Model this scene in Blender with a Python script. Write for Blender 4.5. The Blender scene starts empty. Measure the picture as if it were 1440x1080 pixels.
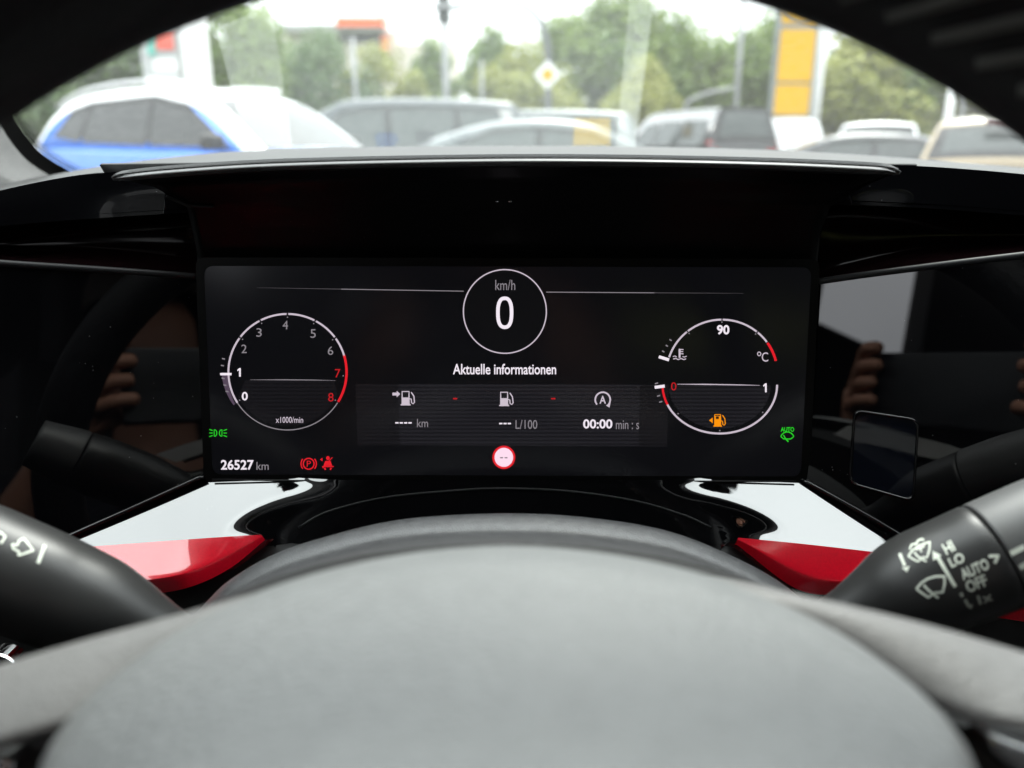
import bpy, bmesh, math, random
from mathutils import Vector, Matrix
from mathutils.bvhtree import BVHTree

S = bpy.context.scene
random.seed(7)
PI = math.pi
R = math.radians

# ------------------------------------------------------------------ camera
F, CX, CY = 1088.0, 720.0, 540.0
PITCH = math.atan(330.0 / F)
CAM = Vector((0, 0, 1.10))
sp, cp = math.sin(PITCH), math.cos(PITCH)
cam_d = bpy.data.cameras.new('camera')
cam = bpy.data.objects.new('camera', cam_d)
S.collection.objects.link(cam)
cam.location = CAM
cam.rotation_euler = (PI / 2 - PITCH, 0, 0)
cam_d.sensor_width = 36
cam_d.lens = F / 1440 * 36
cam_d.clip_start = 0.004
cam_d.clip_end = 2000
cam_d.dof.use_dof = True
cam_d.dof.focus_distance = 0.352
cam_d.dof.aperture_fstop = 6.4
S.camera = cam

# ------------------------------------------------------------------ light
EXPO = 2.0
S.view_settings.view_transform = 'Standard'
S.view_settings.look = 'None'
S.view_settings.gamma = 1
S.view_settings.use_curve_mapping = False
S.view_settings.exposure = EXPO
S.render.engine = 'CYCLES'
S.cycles.use_denoising = True
S.cycles.max_bounces = 10
S.cycles.transparent_max_bounces = 24
S.cycles.sample_clamp_indirect = 6
SUN_EL, SUN_AZ = R(58), R(20)      # azimuth from +Y towards +X
w = bpy.data.worlds.new('World')
S.world = w
w.use_nodes = True
nt = w.node_tree
nt.nodes.clear()
wo = nt.nodes.new('ShaderNodeOutputWorld')
bg = nt.nodes.new('ShaderNodeBackground')
bg.inputs['Strength'].default_value = 0.1
sky = nt.nodes.new('ShaderNodeTexSky')
sky.sky_type = 'NISHITA'
sky.sun_disc = False
sky.sun_elevation = SUN_EL
sky.sun_rotation = SUN_AZ
sky.dust_density = 3
tc = nt.nodes.new('ShaderNodeTexCoord')
sep = nt.nodes.new('ShaderNodeSeparateXYZ')
nt.links.new(tc.outputs['Generated'], sep.inputs[0])
mr = nt.nodes.new('ShaderNodeMapRange')          # overcast: zenith brighter than horizon
mr.inputs['From Min'].default_value = 0.0
mr.inputs['From Max'].default_value = 1.0
mr.inputs['To Min'].default_value = 5.5
mr.inputs['To Max'].default_value = 17
nt.links.new(sep.outputs['Z'], mr.inputs['Value'])
noi = nt.nodes.new('ShaderNodeTexNoise')
noi.inputs['Scale'].default_value = 3.0
noi.inputs['Detail'].default_value = 5
nt.links.new(tc.outputs['Generated'], noi.inputs['Vector'])
mr2 = nt.nodes.new('ShaderNodeMapRange')
mr2.inputs['From Min'].default_value = 0.3
mr2.inputs['From Max'].default_value = 0.7
mr2.inputs['To Min'].default_value = 0.9
mr2.inputs['To Max'].default_value = 1.1
nt.links.new(noi.outputs['Fac'], mr2.inputs['Value'])
mul = nt.nodes.new('ShaderNodeMath')
mul.operation = 'MULTIPLY'
nt.links.new(mr.outputs[0], mul.inputs[0])
nt.links.new(mr2.outputs[0], mul.inputs[1])
vm = nt.nodes.new('ShaderNodeVectorMath')
vm.operation = 'SCALE'
vm.inputs[0].default_value = (0.98, 1.0, 1.02)
nt.links.new(mul.outputs[0], vm.inputs['Scale'])
mx = nt.nodes.new('ShaderNodeMix')
mx.data_type = 'RGBA'
mx.inputs['Factor'].default_value = 0.85
nt.links.new(sky.outputs[0], mx.inputs['A'])
nt.links.new(vm.outputs[0], mx.inputs['B'])
nt.links.new(mx.outputs['Result'], bg.inputs['Color'])
nt.links.new(bg.outputs[0], wo.inputs['Surface'])
sun_d = bpy.data.lights.new('sun', 'SUN')
sun_d.energy = 1.0
sun_d.angle = R(18)
sun_d.color = (1.0, 0.97, 0.92)
sun = bpy.data.objects.new('sun', sun_d)
S.collection.objects.link(sun)
sd = Vector((math.sin(SUN_AZ) * math.cos(SUN_EL), math.cos(SUN_AZ) * math.cos(SUN_EL), math.sin(SUN_EL)))
sun.rotation_euler = sd.to_track_quat('Z', 'Y').to_euler()
sun.location = (0, 0, 60)

# ------------------------------------------------------------------ helpers
def ray(px, py):
    a, b = (px - CX) / F, (CY - py) / F
    return Vector((a, b * sp + cp, b * cp - sp))

def P(px, py, d):
    """point of the place seen at a photo pixel, d metres along the optical axis"""
    return CAM + ray(px, py) * d

def W(px, py, Y):
    r = ray(px, py)
    return CAM + r * (Y / r.y)

def on_plane(px, py, p0, n):
    r = ray(px, py)
    return CAM + r * ((p0 - CAM).dot(n) / r.dot(n))

def C3(X, Y, d):
    """camera-aligned coordinates to world"""
    return CAM + Vector((X, Y * sp + d * cp, Y * cp - d * sp))

def cr(p0, p1, p2, p3, t):
    return 0.5 * ((2 * p1) + (p2 - p0) * t + (2 * p0 - 5 * p1 + 4 * p2 - p3) * t * t + (3 * p1 - p0 - 3 * p2 + p3) * t ** 3)

def spline(pts, n, smooth=True):
    pts = [Vector(p) for p in pts]
    L = [0]
    for a, b in zip(pts, pts[1:]):
        L.append(L[-1] + max((b - a).length, 1e-9))
    out = []
    k = 0
    for i in range(n):
        s = L[-1] * i / (n - 1)
        while k < len(pts) - 2 and s > L[k + 1]:
            k += 1
        t = (s - L[k]) / (L[k + 1] - L[k])
        if smooth:
            p0 = pts[k - 1] if k else pts[0] * 2 - pts[1]
            p3 = pts[k + 2] if k + 2 < len(pts) else pts[-1] * 2 - pts[-2]
            out.append(cr(p0, pts[k], pts[k + 1], p3, t))
        else:
            out.append(pts[k].lerp(pts[k + 1], t))
    return out

ORG = {}

class MB:
    def __init__(s):
        s.v, s.f = [], []
    def add(s, vs, fs):
        o = len(s.v)
        s.v += [Vector(v) for v in vs]
        s.f += [tuple(i + o for i in f) for f in fs]
        return s
    def grid(s, g, cu=False, cv=False, caps=False):
        nv, nu = len(g), len(g[0])
        fs = []
        for j in range(nv if cv else nv - 1):
            for i in range(nu if cu else nu - 1):
                j2, i2 = (j + 1) % nv, (i + 1) % nu
                fs.append((j * nu + i, j * nu + i2, j2 * nu + i2, j2 * nu + i))
        if caps and cu:
            fs.append(tuple(range(nu))[::-1])
            fs.append(tuple((nv - 1) * nu + i for i in range(nu)))
        if caps and cv:
            fs.append(tuple(j * nu for j in range(nv)))
            fs.append(tuple(j * nu + nu - 1 for j in range(nv))[::-1])
        return s.add([p for r in g for p in r], fs)
    def box(s, c, d, rot=None):
        c, (x, y, z) = Vector(c), (d[0] / 2, d[1] / 2, d[2] / 2)
        vs = [Vector(v) for v in ((-x, -y, -z), (x, -y, -z), (x, y, -z), (-x, y, -z), (-x, -y, z), (x, -y, z), (x, y, z), (-x, y, z))]
        if rot:
            vs = [rot @ v for v in vs]
        return s.add([c + v for v in vs], [(0, 3, 2, 1), (4, 5, 6, 7), (0, 1, 5, 4), (1, 2, 6, 5), (2, 3, 7, 6), (3, 0, 4, 7)])
    def tube(s, pts, rad, n=12, caps=True, up=None):
        pts = [Vector(p) for p in pts]
        rads = rad if isinstance(rad, (list, tuple)) else [rad] * len(pts)
        g = []
        ref = None
        for i, p in enumerate(pts):
            t = (pts[min(i + 1, len(pts) - 1)] - pts[max(i - 1, 0)]).normalized()
            if ref is None:
                ref = Vector(up) if up else (Vector((0, 0, 1)) if abs(t.z) < .9 else Vector((1, 0, 0)))
            a = (ref - t * ref.dot(t)).normalized()
            ref = a
            b = t.cross(a)
            g.append([p + (a * math.cos(2 * PI * k / n) + b * math.sin(2 * PI * k / n)) * rads[i] for k in range(n)])
        return s.grid(g, cu=True, caps=caps)
    def prism(s, poly, off):
        """poly: 3D polygon; off: extrusion vector"""
        n = len(poly)
        poly = [Vector(p) for p in poly]
        off = Vector(off)
        return s.add(poly + [p + off for p in poly], [tuple(range(n)), tuple(range(2 * n - 1, n - 1, -1))] + [(i, i + n, (i + 1) % n + n, (i + 1) % n) for i in range(n)])
    def build(s, name, mat, parent=None, smooth=True, local=False, face=None, solid=0, bevel=0, subsurf=0, recalc=False, sharp=None, rim_faces=True):
        m = bpy.data.meshes.new(name)
        o = bpy.data.objects.new(name, m)
        S.collection.objects.link(o)
        inv = Vector((0, 0, 0))
        if parent is not None:
            o.parent = parent
            if not local:
                inv = ORG.get(parent.name, Vector((0, 0, 0)))
        vs = s.v
        if not local:
            org = inv if parent is not None else Vector((0, 0, 0))
            if parent is None and vs:
                org = sum(vs, Vector()) / len(vs)
                o.location = org
            ORG[o.name] = org
            vs = [v - org for v in vs]
        m.from_pydata(vs, [], s.f)
        if recalc or face is not None:
            bm = bmesh.new()
            bm.from_mesh(m)
            bmesh.ops.remove_doubles(bm, verts=bm.verts, dist=1e-6)
            bmesh.ops.recalc_face_normals(bm, faces=bm.faces)
            if face is not None:
                c = Vector(face) - (ORG.get(o.name, Vector()))
                if sum(f.normal.dot((c - f.calc_center_median()).normalized()) * f.calc_area() for f in bm.faces) < 0:
                    bmesh.ops.reverse_faces(bm, faces=bm.faces)
            bm.to_mesh(m)
            bm.free()
        m.materials.append(mat)
        if smooth:
            m.polygons.foreach_set('use_smooth', [True] * len(m.polygons))
            if sharp is not None:
                m.set_sharp_from_angle(angle=R(sharp))
        if solid:
            md = o.modifiers.new('Solidify', 'SOLIDIFY')
            md.thickness = solid
            md.offset = -1
            md.use_rim = rim_faces
        if bevel:
            md = o.modifiers.new('Bevel', 'BEVEL')
            md.width = bevel
            md.segments = 3
            md.limit_method = 'ANGLE'
        if subsurf:
            md = o.modifiers.new('Subsurf', 'SUBSURF')
            md.levels = md.render_levels = subsurf
        return o

def tag(o, label, cat, group=None, kind=None):
    if label:
        o['label'] = label
    if cat:
        o['category'] = cat
    if group:
        o['group'] = group
    if kind:
        o['kind'] = kind
    return o

def thing(name, loc, label, cat, group=None, rz=0):
    o = bpy.data.objects.new(name, None)
    o.empty_display_size = .05
    S.collection.objects.link(o)
    o.location = loc
    o.rotation_euler.z = rz
    ORG[o.name] = Vector(loc)
    return tag(o, label, cat, group)

def copy_tree(o, parent=None):
    c = o.copy()
    S.collection.objects.link(c)
    if parent is not None:
        c.parent = parent
    for ch in list(o.children):
        copy_tree(ch, c)
    return c

def loft(rows, nu=60, sub=1, smooth_rows=False):
    """rows of (px,py,d) -> grid of world points"""
    rr = [spline([P(*q) for q in r], nu) for r in rows]
    if sub <= 1:
        return rr
    cols = list(zip(*rr))
    n = (len(rows) - 1) * sub + 1
    cc = []
    for c in cols:
        out = []
        for j in range(n):
            k = min(j // sub, len(c) - 2)
            t = j / sub - k
            if smooth_rows:
                p0 = c[k - 1] if k else c[0] * 2 - c[1]
                p3 = c[k + 2] if k + 2 < len(c) else c[-1] * 2 - c[-2]
                out.append(cr(p0, c[k], c[k + 1], p3, t))
            else:
                out.append(c[k].lerp(c[k + 1], t))
        cc.append(out)
    return [list(r) for r in zip(*cc)]

# ------------------------------------------------------------------ materials
def mat(name, col, rough=.5, metal=0, ior=1.5, coat=0, bump=0, bscale=200, var=0, vscale=8, emit=None, estr=0, sheen=0, spec=.5, coat_ior=1.5, rvar=0):
    m = bpy.data.materials.new(name)
    m.use_nodes = True
    n = m.node_tree
    b = n.nodes['Principled BSDF']
    b.inputs['Base Color'].default_value = (*col, 1)
    b.inputs['Roughness'].default_value = rough
    b.inputs['Metallic'].default_value = metal
    b.inputs['IOR'].default_value = ior
    b.inputs['Specular IOR Level'].default_value = spec
    b.inputs['Coat Weight'].default_value = coat
    b.inputs['Coat Roughness'].default_value = .02
    b.inputs['Coat IOR'].default_value = coat_ior
    if sheen:
        b.inputs['Sheen Weight'].default_value = sheen
    t = n.nodes.new('ShaderNodeTexCoord')
    if var:
        a = n.nodes.new('ShaderNodeTexNoise')
        a.inputs['Scale'].default_value = vscale
        a.inputs['Detail'].default_value = 6
        n.links.new(t.outputs['Object'], a.inputs['Vector'])
        r_ = n.nodes.new('ShaderNodeMapRange')
        r_.inputs['From Min'].default_value = .3
        r_.inputs['From Max'].default_value = .7
        r_.inputs['To Min'].default_value = 1 - var
        r_.inputs['To Max'].default_value = 1 + var
        n.links.new(a.outputs['Fac'], r_.inputs['Value'])
        v = n.nodes.new('ShaderNodeVectorMath')
        v.operation = 'SCALE'
        v.inputs[0].default_value = col
        n.links.new(r_.outputs[0], v.inputs['Scale'])
        n.links.new(v.outputs[0], b.inputs['Base Color'])
    if rvar:
        a = n.nodes.new('ShaderNodeTexNoise')
        a.inputs['Scale'].default_value = vscale * 2
        a.inputs['Detail'].default_value = 8
        n.links.new(t.outputs['Object'], a.inputs['Vector'])
        r_ = n.nodes.new('ShaderNodeMapRange')
        r_.inputs['From Min'].default_value = .35
        r_.inputs['From Max'].default_value = .65
        r_.inputs['To Min'].default_value = max(0, rough - rvar)
        r_.inputs['To Max'].default_value = rough + rvar
        n.links.new(a.outputs['Fac'], r_.inputs['Value'])
        n.links.new(r_.outputs[0], b.inputs['Roughness'])
    if bump:
        a = n.nodes.new('ShaderNodeTexVoronoi')
        a.inputs['Scale'].default_value = bscale
        n.links.new(t.outputs['Object'], a.inputs['Vector'])
        c = n.nodes.new('ShaderNodeTexNoise')
        c.inputs['Scale'].default_value = bscale * 1.7
        n.links.new(t.outputs['Object'], c.inputs['Vector'])
        ad = n.nodes.new('ShaderNodeMath')
        ad.operation = 'ADD'
        n.links.new(a.outputs['Distance'], ad.inputs[0])
        n.links.new(c.outputs['Fac'], ad.inputs[1])
        bp = n.nodes.new('ShaderNodeBump')
        bp.inputs['Strength'].default_value = bump
        bp.inputs['Distance'].default_value = .3 / bscale
        n.links.new(ad.outputs[0], bp.inputs['Height'])
        n.links.new(bp.outputs[0], b.inputs['Normal'])
    if emit:
        b.inputs['Emission Color'].default_value = (*emit, 1)
        b.inputs['Emission Strength'].default_value = estr
    return m

def srgb(r, g, b):
    f = lambda c: (c / 255 / 12.92) if c < 10.3 else ((c / 255 + .055) / 1.055) ** 2.4
    return (f(r), f(g), f(b))

def glow(name, rgb, k=1.0):
    """a lit display element of the given displayed colour"""
    m = bpy.data.materials.new(name)
    m.use_nodes = True
    n = m.node_tree
    b = n.nodes['Principled BSDF']
    b.inputs['Base Color'].default_value = (.004, .004, .004, 1)
    b.inputs['Roughness'].default_value = .4
    b.inputs['Specular IOR Level'].default_value = .1
    b.inputs['Emission Color'].default_value = (*srgb(*rgb), 1)
    b.inputs['Emission Strength'].default_value = k / 2 ** EXPO
    return m

M = {}
M['gloss'] = mat('piano_black', (.002, .002, .0025), .015, ior=1.6, coat=0, spec=.5)
M['shelf'] = mat('piano_black_shelf', (.002, .002, .0025), .02, ior=1.85, coat=1.0, coat_ior=1.8)
M['pad'] = mat('dash_soft_plastic', (.030, .0295, .029), .55, spec=.3, bump=.12, bscale=900, var=.1, vscale=30)
M['hood'] = mat('hood_matt_black', (.003, .003, .003), .30, spec=.25)
M['lip'] = mat('hood_satin_edge', (.09, .09, .09), .40, spec=.6)
M['red'] = mat('red_metallic_trim', (.80, .004, .022), .25, metal=.0, coat=1, coat_ior=1.75, var=.06, vscale=900)
M['shroud'] = mat('shroud_grained_plastic', (.075, .075, .077), .36, spec=.9, bump=.55, bscale=1500, var=.2, vscale=300)
M['hub'] = mat('airbag_grained_plastic', (.166, .171, .171), .5, bump=.42, bscale=520, var=.06, vscale=160, sheen=.15)
M['leather'] = mat('wheel_leather', (.145, .141, .137), .5, bump=.4, bscale=800, var=.06, vscale=200, sheen=.15)
M['rim'] = mat('rim_leather', (.007, .0065, .0075), .6, bump=.4, bscale=500, spec=.25)
M['stitch'] = mat('grey_thread', (.065, .064, .058), .8)
M['stalk'] = mat('stalk_plastic', (.028, .028, .028), .38, bump=.08, bscale=1500, var=.05, vscale=80)
M['stalk2'] = mat('stalk_tip_plastic', (.10, .10, .10), .42, bump=.08, bscale=1500)
M['print'] = mat('white_print', (.72, .76, .66), .6)
M['print_dim'] = mat('dim_white_print', (.50, .53, .46), .6)  # dimmer white for the lowest marks on the wiper stalk
M['silver'] = mat('satin_silver', (.6, .6, .6), .25, metal=1)
M['chrome'] = mat('chrome', (.8, .8, .8), .08, metal=1)
M['black'] = mat('matt_black', (.006, .006, .006), .6)
M['recess'] = mat('recess_black_mirrored_red', (.004, .0015, .0018), .12, spec=.12)  # faint red in the black stands in for the reflected red trim
M['bezel'] = mat('bezel_black', (.002, .002, .002), .4, spec=.12)
M['edge'] = mat('dark_edge_plastic', (.012, .012, .013), .45, spec=.3)
M['frit'] = mat('ceramic_frit', (.004, .004, .004), .5)
M['cabin'] = mat('cabin_dark_fabric', (.012, .012, .013), .9, bump=.2, bscale=600)
M['lining'] = mat('roof_lining_fabric', (.02, .02, .021), .95)
M['seat'] = mat('seat_fabric', (.03, .03, .032), .85, bump=.3, bscale=700)
M['skin'] = mat('skin', (.42, .20, .13), .5, var=.12, vscale=30)
M['cloth'] = mat('dark_blue_cloth', (.012, .014, .022), .9)
M['hair'] = mat('brown_hair', (.03, .018, .01), .7)
M['phone'] = mat('phone_back', (.01, .01, .012), .25)
M['paper'] = mat('paper_white', (.62, .65, .63), .8)
M['paper_grey'] = mat('paper_tinted', (.22, .24, .235), .8)
M['ink'] = mat('ink_dark', (.06, .06, .07), .7)
M['ink_blue'] = mat('ink_blue', (.05, .12, .30), .7)
M['ink_yellow'] = mat('ink_yellow', (.75, .50, .03), .7)

def dust(m, scale, size, col, amount):
    n = m.node_tree
    b = n.nodes['Principled BSDF']
    t = n.nodes.new('ShaderNodeTexCoord')
    v = n.nodes.new('ShaderNodeTexVoronoi')
    v.inputs['Scale'].default_value = scale
    n.links.new(t.outputs['Object'], v.inputs['Vector'])
    z = n.nodes.new('ShaderNodeTexNoise')
    z.inputs['Scale'].default_value = scale * .13
    n.links.new(t.outputs['Object'], z.inputs['Vector'])
    a = n.nodes.new('ShaderNodeMath')
    a.operation = 'LESS_THAN'
    a.inputs[1].default_value = size
    n.links.new(v.outputs['Distance'], a.inputs[0])
    c = n.nodes.new('ShaderNodeMath')
    c.operation = 'GREATER_THAN'
    c.inputs[1].default_value = amount
    n.links.new(z.outputs['Fac'], c.inputs[0])
    d = n.nodes.new('ShaderNodeMath')
    d.operation = 'MULTIPLY'
    n.links.new(a.outputs[0], d.inputs[0])
    n.links.new(c.outputs[0], d.inputs[1])
    mx_ = n.nodes.new('ShaderNodeMix')
    mx_.data_type = 'RGBA'
    mx_.inputs['B'].default_value = (*col, 1)
    bc = b.inputs['Base Color']
    if bc.is_linked:
        n.links.new(bc.links[0].from_socket, mx_.inputs['A'])
    else:
        mx_.inputs['A'].default_value = bc.default_value
    n.links.new(d.outputs[0], mx_.inputs['Factor'])
    n.links.new(mx_.outputs['Result'], bc)
dust(M['shroud'], 300, .07, (.30, .30, .29), .55)
dust(M['shelf'], 420, .06, (.12, .12, .12), .60)
dust(M['gloss'], 330, .07, (.22, .22, .22), .60)
dust(M['hood'], 330, .07, (.10, .10, .10), .58)

# pillar fabric: woven
m = mat('pillar_weave', (.16, .16, .155), .8)
n = m.node_tree
t = n.nodes.new('ShaderNodeTexCoord')
wv = n.nodes.new('ShaderNodeTexWave')
wv.bands_direction = 'DIAGONAL'
wv.inputs['Scale'].default_value = 130
wv2 = n.nodes.new('ShaderNodeTexWave')
wv2.bands_direction = 'Z'
wv2.inputs['Scale'].default_value = 160
n.links.new(t.outputs['Object'], wv.inputs['Vector'])
n.links.new(t.outputs['Object'], wv2.inputs['Vector'])
mm = n.nodes.new('ShaderNodeMath')
mm.operation = 'MULTIPLY'
n.links.new(wv.outputs['Fac'], mm.inputs[0])
n.links.new(wv2.outputs['Fac'], mm.inputs[1])
rmp = n.nodes.new('ShaderNodeValToRGB')
rmp.color_ramp.elements[0].color = (.025, .025, .025, 1)
rmp.color_ramp.elements[1].color = (.12, .12, .117, 1)
n.links.new(mm.outputs[0], rmp.inputs[0])
n.links.new(rmp.outputs[0], n.nodes['Principled BSDF'].inputs['Base Color'])
M['weave'] = m

# windscreen: clear sheet with Fresnel reflection and a film of dust
m = bpy.data.materials.new('windscreen_glass')
m.use_nodes = True
n = m.node_tree
n.nodes.clear()
o_ = n.nodes.new('ShaderNodeOutputMaterial')
tr = n.nodes.new('ShaderNodeBsdfTransparent')
tr.inputs['Color'].default_value = (.86, .91, .885, 1)
gl = n.nodes.new('ShaderNodeBsdfGlossy')
gl.inputs['Roughness'].default_value = 0.0
gl.inputs['Color'].default_value = (1, 1, 1, 1)
fr = n.nodes.new('ShaderNodeFresnel')
fr.inputs['IOR'].default_value = 1.62
m1 = n.nodes.new('ShaderNodeMixShader')
n.links.new(fr.outputs[0], m1.inputs[0])
n.links.new(tr.outputs[0], m1.inputs[1])
n.links.new(gl.outputs[0], m1.inputs[2])
df = n.nodes.new('ShaderNodeBsdfTranslucent')
df.inputs['Color'].default_value = (.9, .92, .9, 1)
m2 = n.nodes.new('ShaderNodeMixShader')
t = n.nodes.new('ShaderNodeTexCoord')
nz = n.nodes.new('ShaderNodeTexNoise')
nz.inputs['Scale'].default_value = 160
nz.inputs['Detail'].default_value = 4
n.links.new(t.outputs['Object'], nz.inputs['Vector'])
rm = n.nodes.new('ShaderNodeMapRange')
rm.inputs['From Min'].default_value = .35
rm.inputs['From Max'].default_value = .75
rm.inputs['To Min'].default_value = .020
rm.inputs['To Max'].default_value = .036
n.links.new(nz.outputs['Fac'], rm.inputs['Value'])
n.links.new(rm.outputs[0], m2.inputs[0])
n.links.new(m1.outputs[0], m2.inputs[1])
n.links.new(df.outputs[0], m2.inputs[2])
n.links.new(m2.outputs[0], o_.inputs['Surface'])
M['glass'] = m

# display panel: black level of the LCD under matt glass
M['screen'] = mat('display_glass', (.003, .0032, .0035), .16, spec=.25, emit=srgb(9, 9, 12), estr=1 / 2 ** EXPO)

def striped(name, rgb_a, rgb_b, scale, plane):
    m = bpy.data.materials.new(name)
    m.use_nodes = True
    n = m.node_tree
    b = n.nodes['Principled BSDF']
    b.inputs['Base Color'].default_value = (.004, .004, .004, 1)
    b.inputs['Roughness'].default_value = .18
    b.inputs['Specular IOR Level'].default_value = .35
    t = n.nodes.new('ShaderNodeTexCoord')
    wv = n.nodes.new('ShaderNodeTexWave')
    wv.bands_direction = 'Z'
    wv.inputs['Scale'].default_value = scale
    n.links.new(t.outputs['Object'], wv.inputs['Vector'])
    rp = n.nodes.new('ShaderNodeValToRGB')
    rp.color_ramp.elements[0].color = (*srgb(*rgb_a), 1)
    rp.color_ramp.elements[1].color = (*srgb(*rgb_b), 1)
    n.links.new(wv.outputs['Fac'], rp.inputs[0])
    n.links.new(rp.outputs[0], b.inputs['Emission Color'])
    b.inputs['Emission Strength'].default_value = 1 / 2 ** EXPO
    return m
M['stripes'] = striped('display_stripes', (19, 18, 22), (32, 31, 36), 175, None)
M['stripes_dim'] = striped('display_stripes_dim', (14, 13, 16), (22, 21, 25), 175, None)
M['g_white'] = glow('lit_white', (246, 236, 246), 1.0)
M['g_pale'] = glow('lit_pale', (205, 192, 205))
M['g_grey'] = glow('lit_grey', (138, 132, 138))
M['g_dim'] = glow('lit_dim', (84, 80, 84))
M['g_violet'] = glow('lit_violet', (108, 90, 112), .6)
M['g_red'] = glow('lit_red', (226, 30, 42))
M['g_redtext'] = glow('lit_red_text', (190, 28, 34))
M['g_pink'] = glow('lit_pink', (255, 222, 240))
M['g_green'] = glow('lit_green', (40, 205, 40))
M['g_green_dim'] = glow('lit_green_dim', (12, 50, 14))
M['g_orange'] = glow('lit_orange', (255, 150, 10))
M['g_hole'] = glow('unlit', (12, 12, 14))

exec_sections = True
# ================================================================== WINDSCREEN
def glass_pt(x, t):
    return CAM + Vector((x, 1.0 - .57 * (x - .37) ** 2 - .93 * t, -.06 + .46 * t))
gx0, gx1 = -.47, 1.21
gg = [[glass_pt(gx0 + (gx1 - gx0) * i / 40, j / 20) for i in range(41)] for j in range(21)]
glass = thing('windscreen', glass_pt(.37, 0), 'curved clear windscreen with dotted black border rising behind the dashboard', 'windscreen')
gpane = MB().grid(gg)
g_ob = gpane.build('pane', M['glass'], glass, face=CAM + Vector((0, 0, -.3)))
g_bvh = BVHTree.FromPolygons(gpane.v, gpane.f)
def glass_hit(px, py):
    r = ray(px, py).normalized()
    h = g_bvh.ray_cast(CAM, r)
    return h
def gp(px, py, back=.002):
    h = glass_hit(px, py)
    return h[0] - ray(px, py).normalized() * back if h[0] else None
# frit band along the lower edge beside the pillar
inner = spline([(4, 128, 0), (12, 150, 0), (28, 180, 0), (58, 215, 0), (104, 243, 0), (150, 262, 0)], 60)
fr_b = MB()
fr_b.grid([[gp(p.x - 17, p.y + 13) for p in inner], [gp(p.x, p.y) for p in inner]])
fr_b.build('frit_band', M['frit'], glass, face=CAM)
fd = MB()
for ring_i, (off, sz) in enumerate(((3, 1.25), (6.2, 1.0), (9.2, .75), (12, .5))):
    for k in range(120):
        s = (k + (ring_i % 2) * .5) / 120 * 59
        i = int(s)
        if i > 57:
            continue
        a, b = inner[i], inner[i + 1]
        q = a.lerp(b, s - i)
        d = (b - a).normalized()
        nx, ny = d.y, -d.x
        cx_, cy_ = q.x + nx * off, q.y + ny * off
        vs = [gp(cx_ + sz * math.cos(u * PI / 3), cy_ + sz * math.sin(u * PI / 3)) for u in range(6)]
        if None not in vs:
            fd.add(vs, [tuple(range(6))])
fd.build('frit_dots', M['frit'], glass, face=CAM)

# pillar trim
pt = MB().grid(loft([[(-140, 60, .52), (-45, 120, .56), (-4, 160, .60), (38, 210, .63), (90, 250, .66)],
                     [(-150, 90, .50), (-70, 150, .53), (-30, 190, .56), (10, 228, .60), (70, 258, .64)],
                     [(-190, 180, .44), (-130, 220, .47), (-80, 248, .50), (-20, 272, .54), (50, 285, .60)],
                     [(-230, 260, .40), (-190, 290, .43), (-150, 310, .46), (-80, 330, .50), (0, 330, .56)]], 40, 6, True))
tag(pt.build('pillar_trim', M['weave'], face=CAM, solid=.004), 'grey woven fabric trim of the pillar beside the windscreen\'s dotted edge', 'pillar trim')

# ================================================================== DASHBOARD
dash = thing('dashboard', P(715, 700, .42), 'gloss black dashboard with red trim strips around the driver display', 'dashboard')
far_row = [(-160, 312), (-80, 283), (0, 260), (105, 240), (180, 228), (300, 215), (420, 209), (560, 206), (720, 205), (880, 206), (1060, 210), (1200, 217), (1320, 226), (1440, 236), (1540, 247), (1640, 262)]
near_row = [(-160, 322), (-80, 292), (0, 268), (105, 247), (180, 239), (300, 230), (420, 224), (560, 221), (720, 219), (900, 220), (1080, 224), (1200, 230), (1320, 237), (1440, 246), (1540, 256), (1640, 270)]
g = loft([[(x, y + 60, .385) for x, y in near_row],
          [(x, y + 6, .385) for x, y in near_row],
          [(x, y, .39) for x, y in near_row],
          [(x, y * .5 + b * .5 + 1, .46) for (x, y), (_, b) in zip(near_row, far_row)],
          [(x, y, .555) for x, y in far_row]], 90, 4, False)
far = g[-1]
g.append([p + Vector((0, .012, -.006)) for p in far])
g.append([p + Vector((0, .2, -.014)) for p in far])
g.append([p + Vector((0, .36, -.062)) for p in far])
MB().grid(g).build('dash_pad', M['pad'], dash, face=CAM + Vector((0, 0, 1)), solid=.006)

# hood over the display
lipx = [(165, 246), (167, 245.3), (172, 244), (180, 243), (240, 237), (360, 229), (520, 224), (720, 221), (900, 222), (1080, 226), (1200, 231), (1240, 233.5), (1252, 235), (1257, 236.5), (1259, 238)]
def lip_row(dy, d, sx=1.0):
    return [(712 + (x - 712) * sx, y + 4 + (dy - 4) * (max(.06, min(1, (x - 163) / 22, (1261 - x) / 22)) ** .5), d) for x, y in lipx]
hood_rows = [
    lip_row(-1, .395, .815),
    lip_row(0, .328), lip_row(1.2, .3235, 1.0), lip_row(3.5, .3195, 1.001), lip_row(7, .3188, 1.0015), lip_row(10.5, .321, 1.0), lip_row(12, .325, .995)]
gl_ = loft(hood_rows, 80, 4, True)
MB().grid(gl_).build('hood_lip', M['lip'], dash, face=P(715, 100, .2), solid=.0015)
under = [lip_row(12, .325, .995),
         [(215, 262, .333), (300, 256, .333), (500, 252, .333), (720, 250, .333), (940, 252, .333), (1120, 257, .333), (1215, 262, .333)],
         [(262, 288, .345), (400, 288, .345), (720, 287, .345), (1020, 288, .345), (1168, 290, .345)],
         [(272, 330, .359), (400, 330, .359), (720, 330, .359), (1020, 330, .359), (1152, 332, .359)],
         [(281, 372, .3735), (400, 371, .3735), (720, 370, .3735), (1020, 371, .3735), (1146, 374, .3735)]]
MB().grid(loft(under, 70, 6, False)).build('display_hood', M['hood'], dash, face=P(715, 500, .1), solid=.002)
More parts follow.
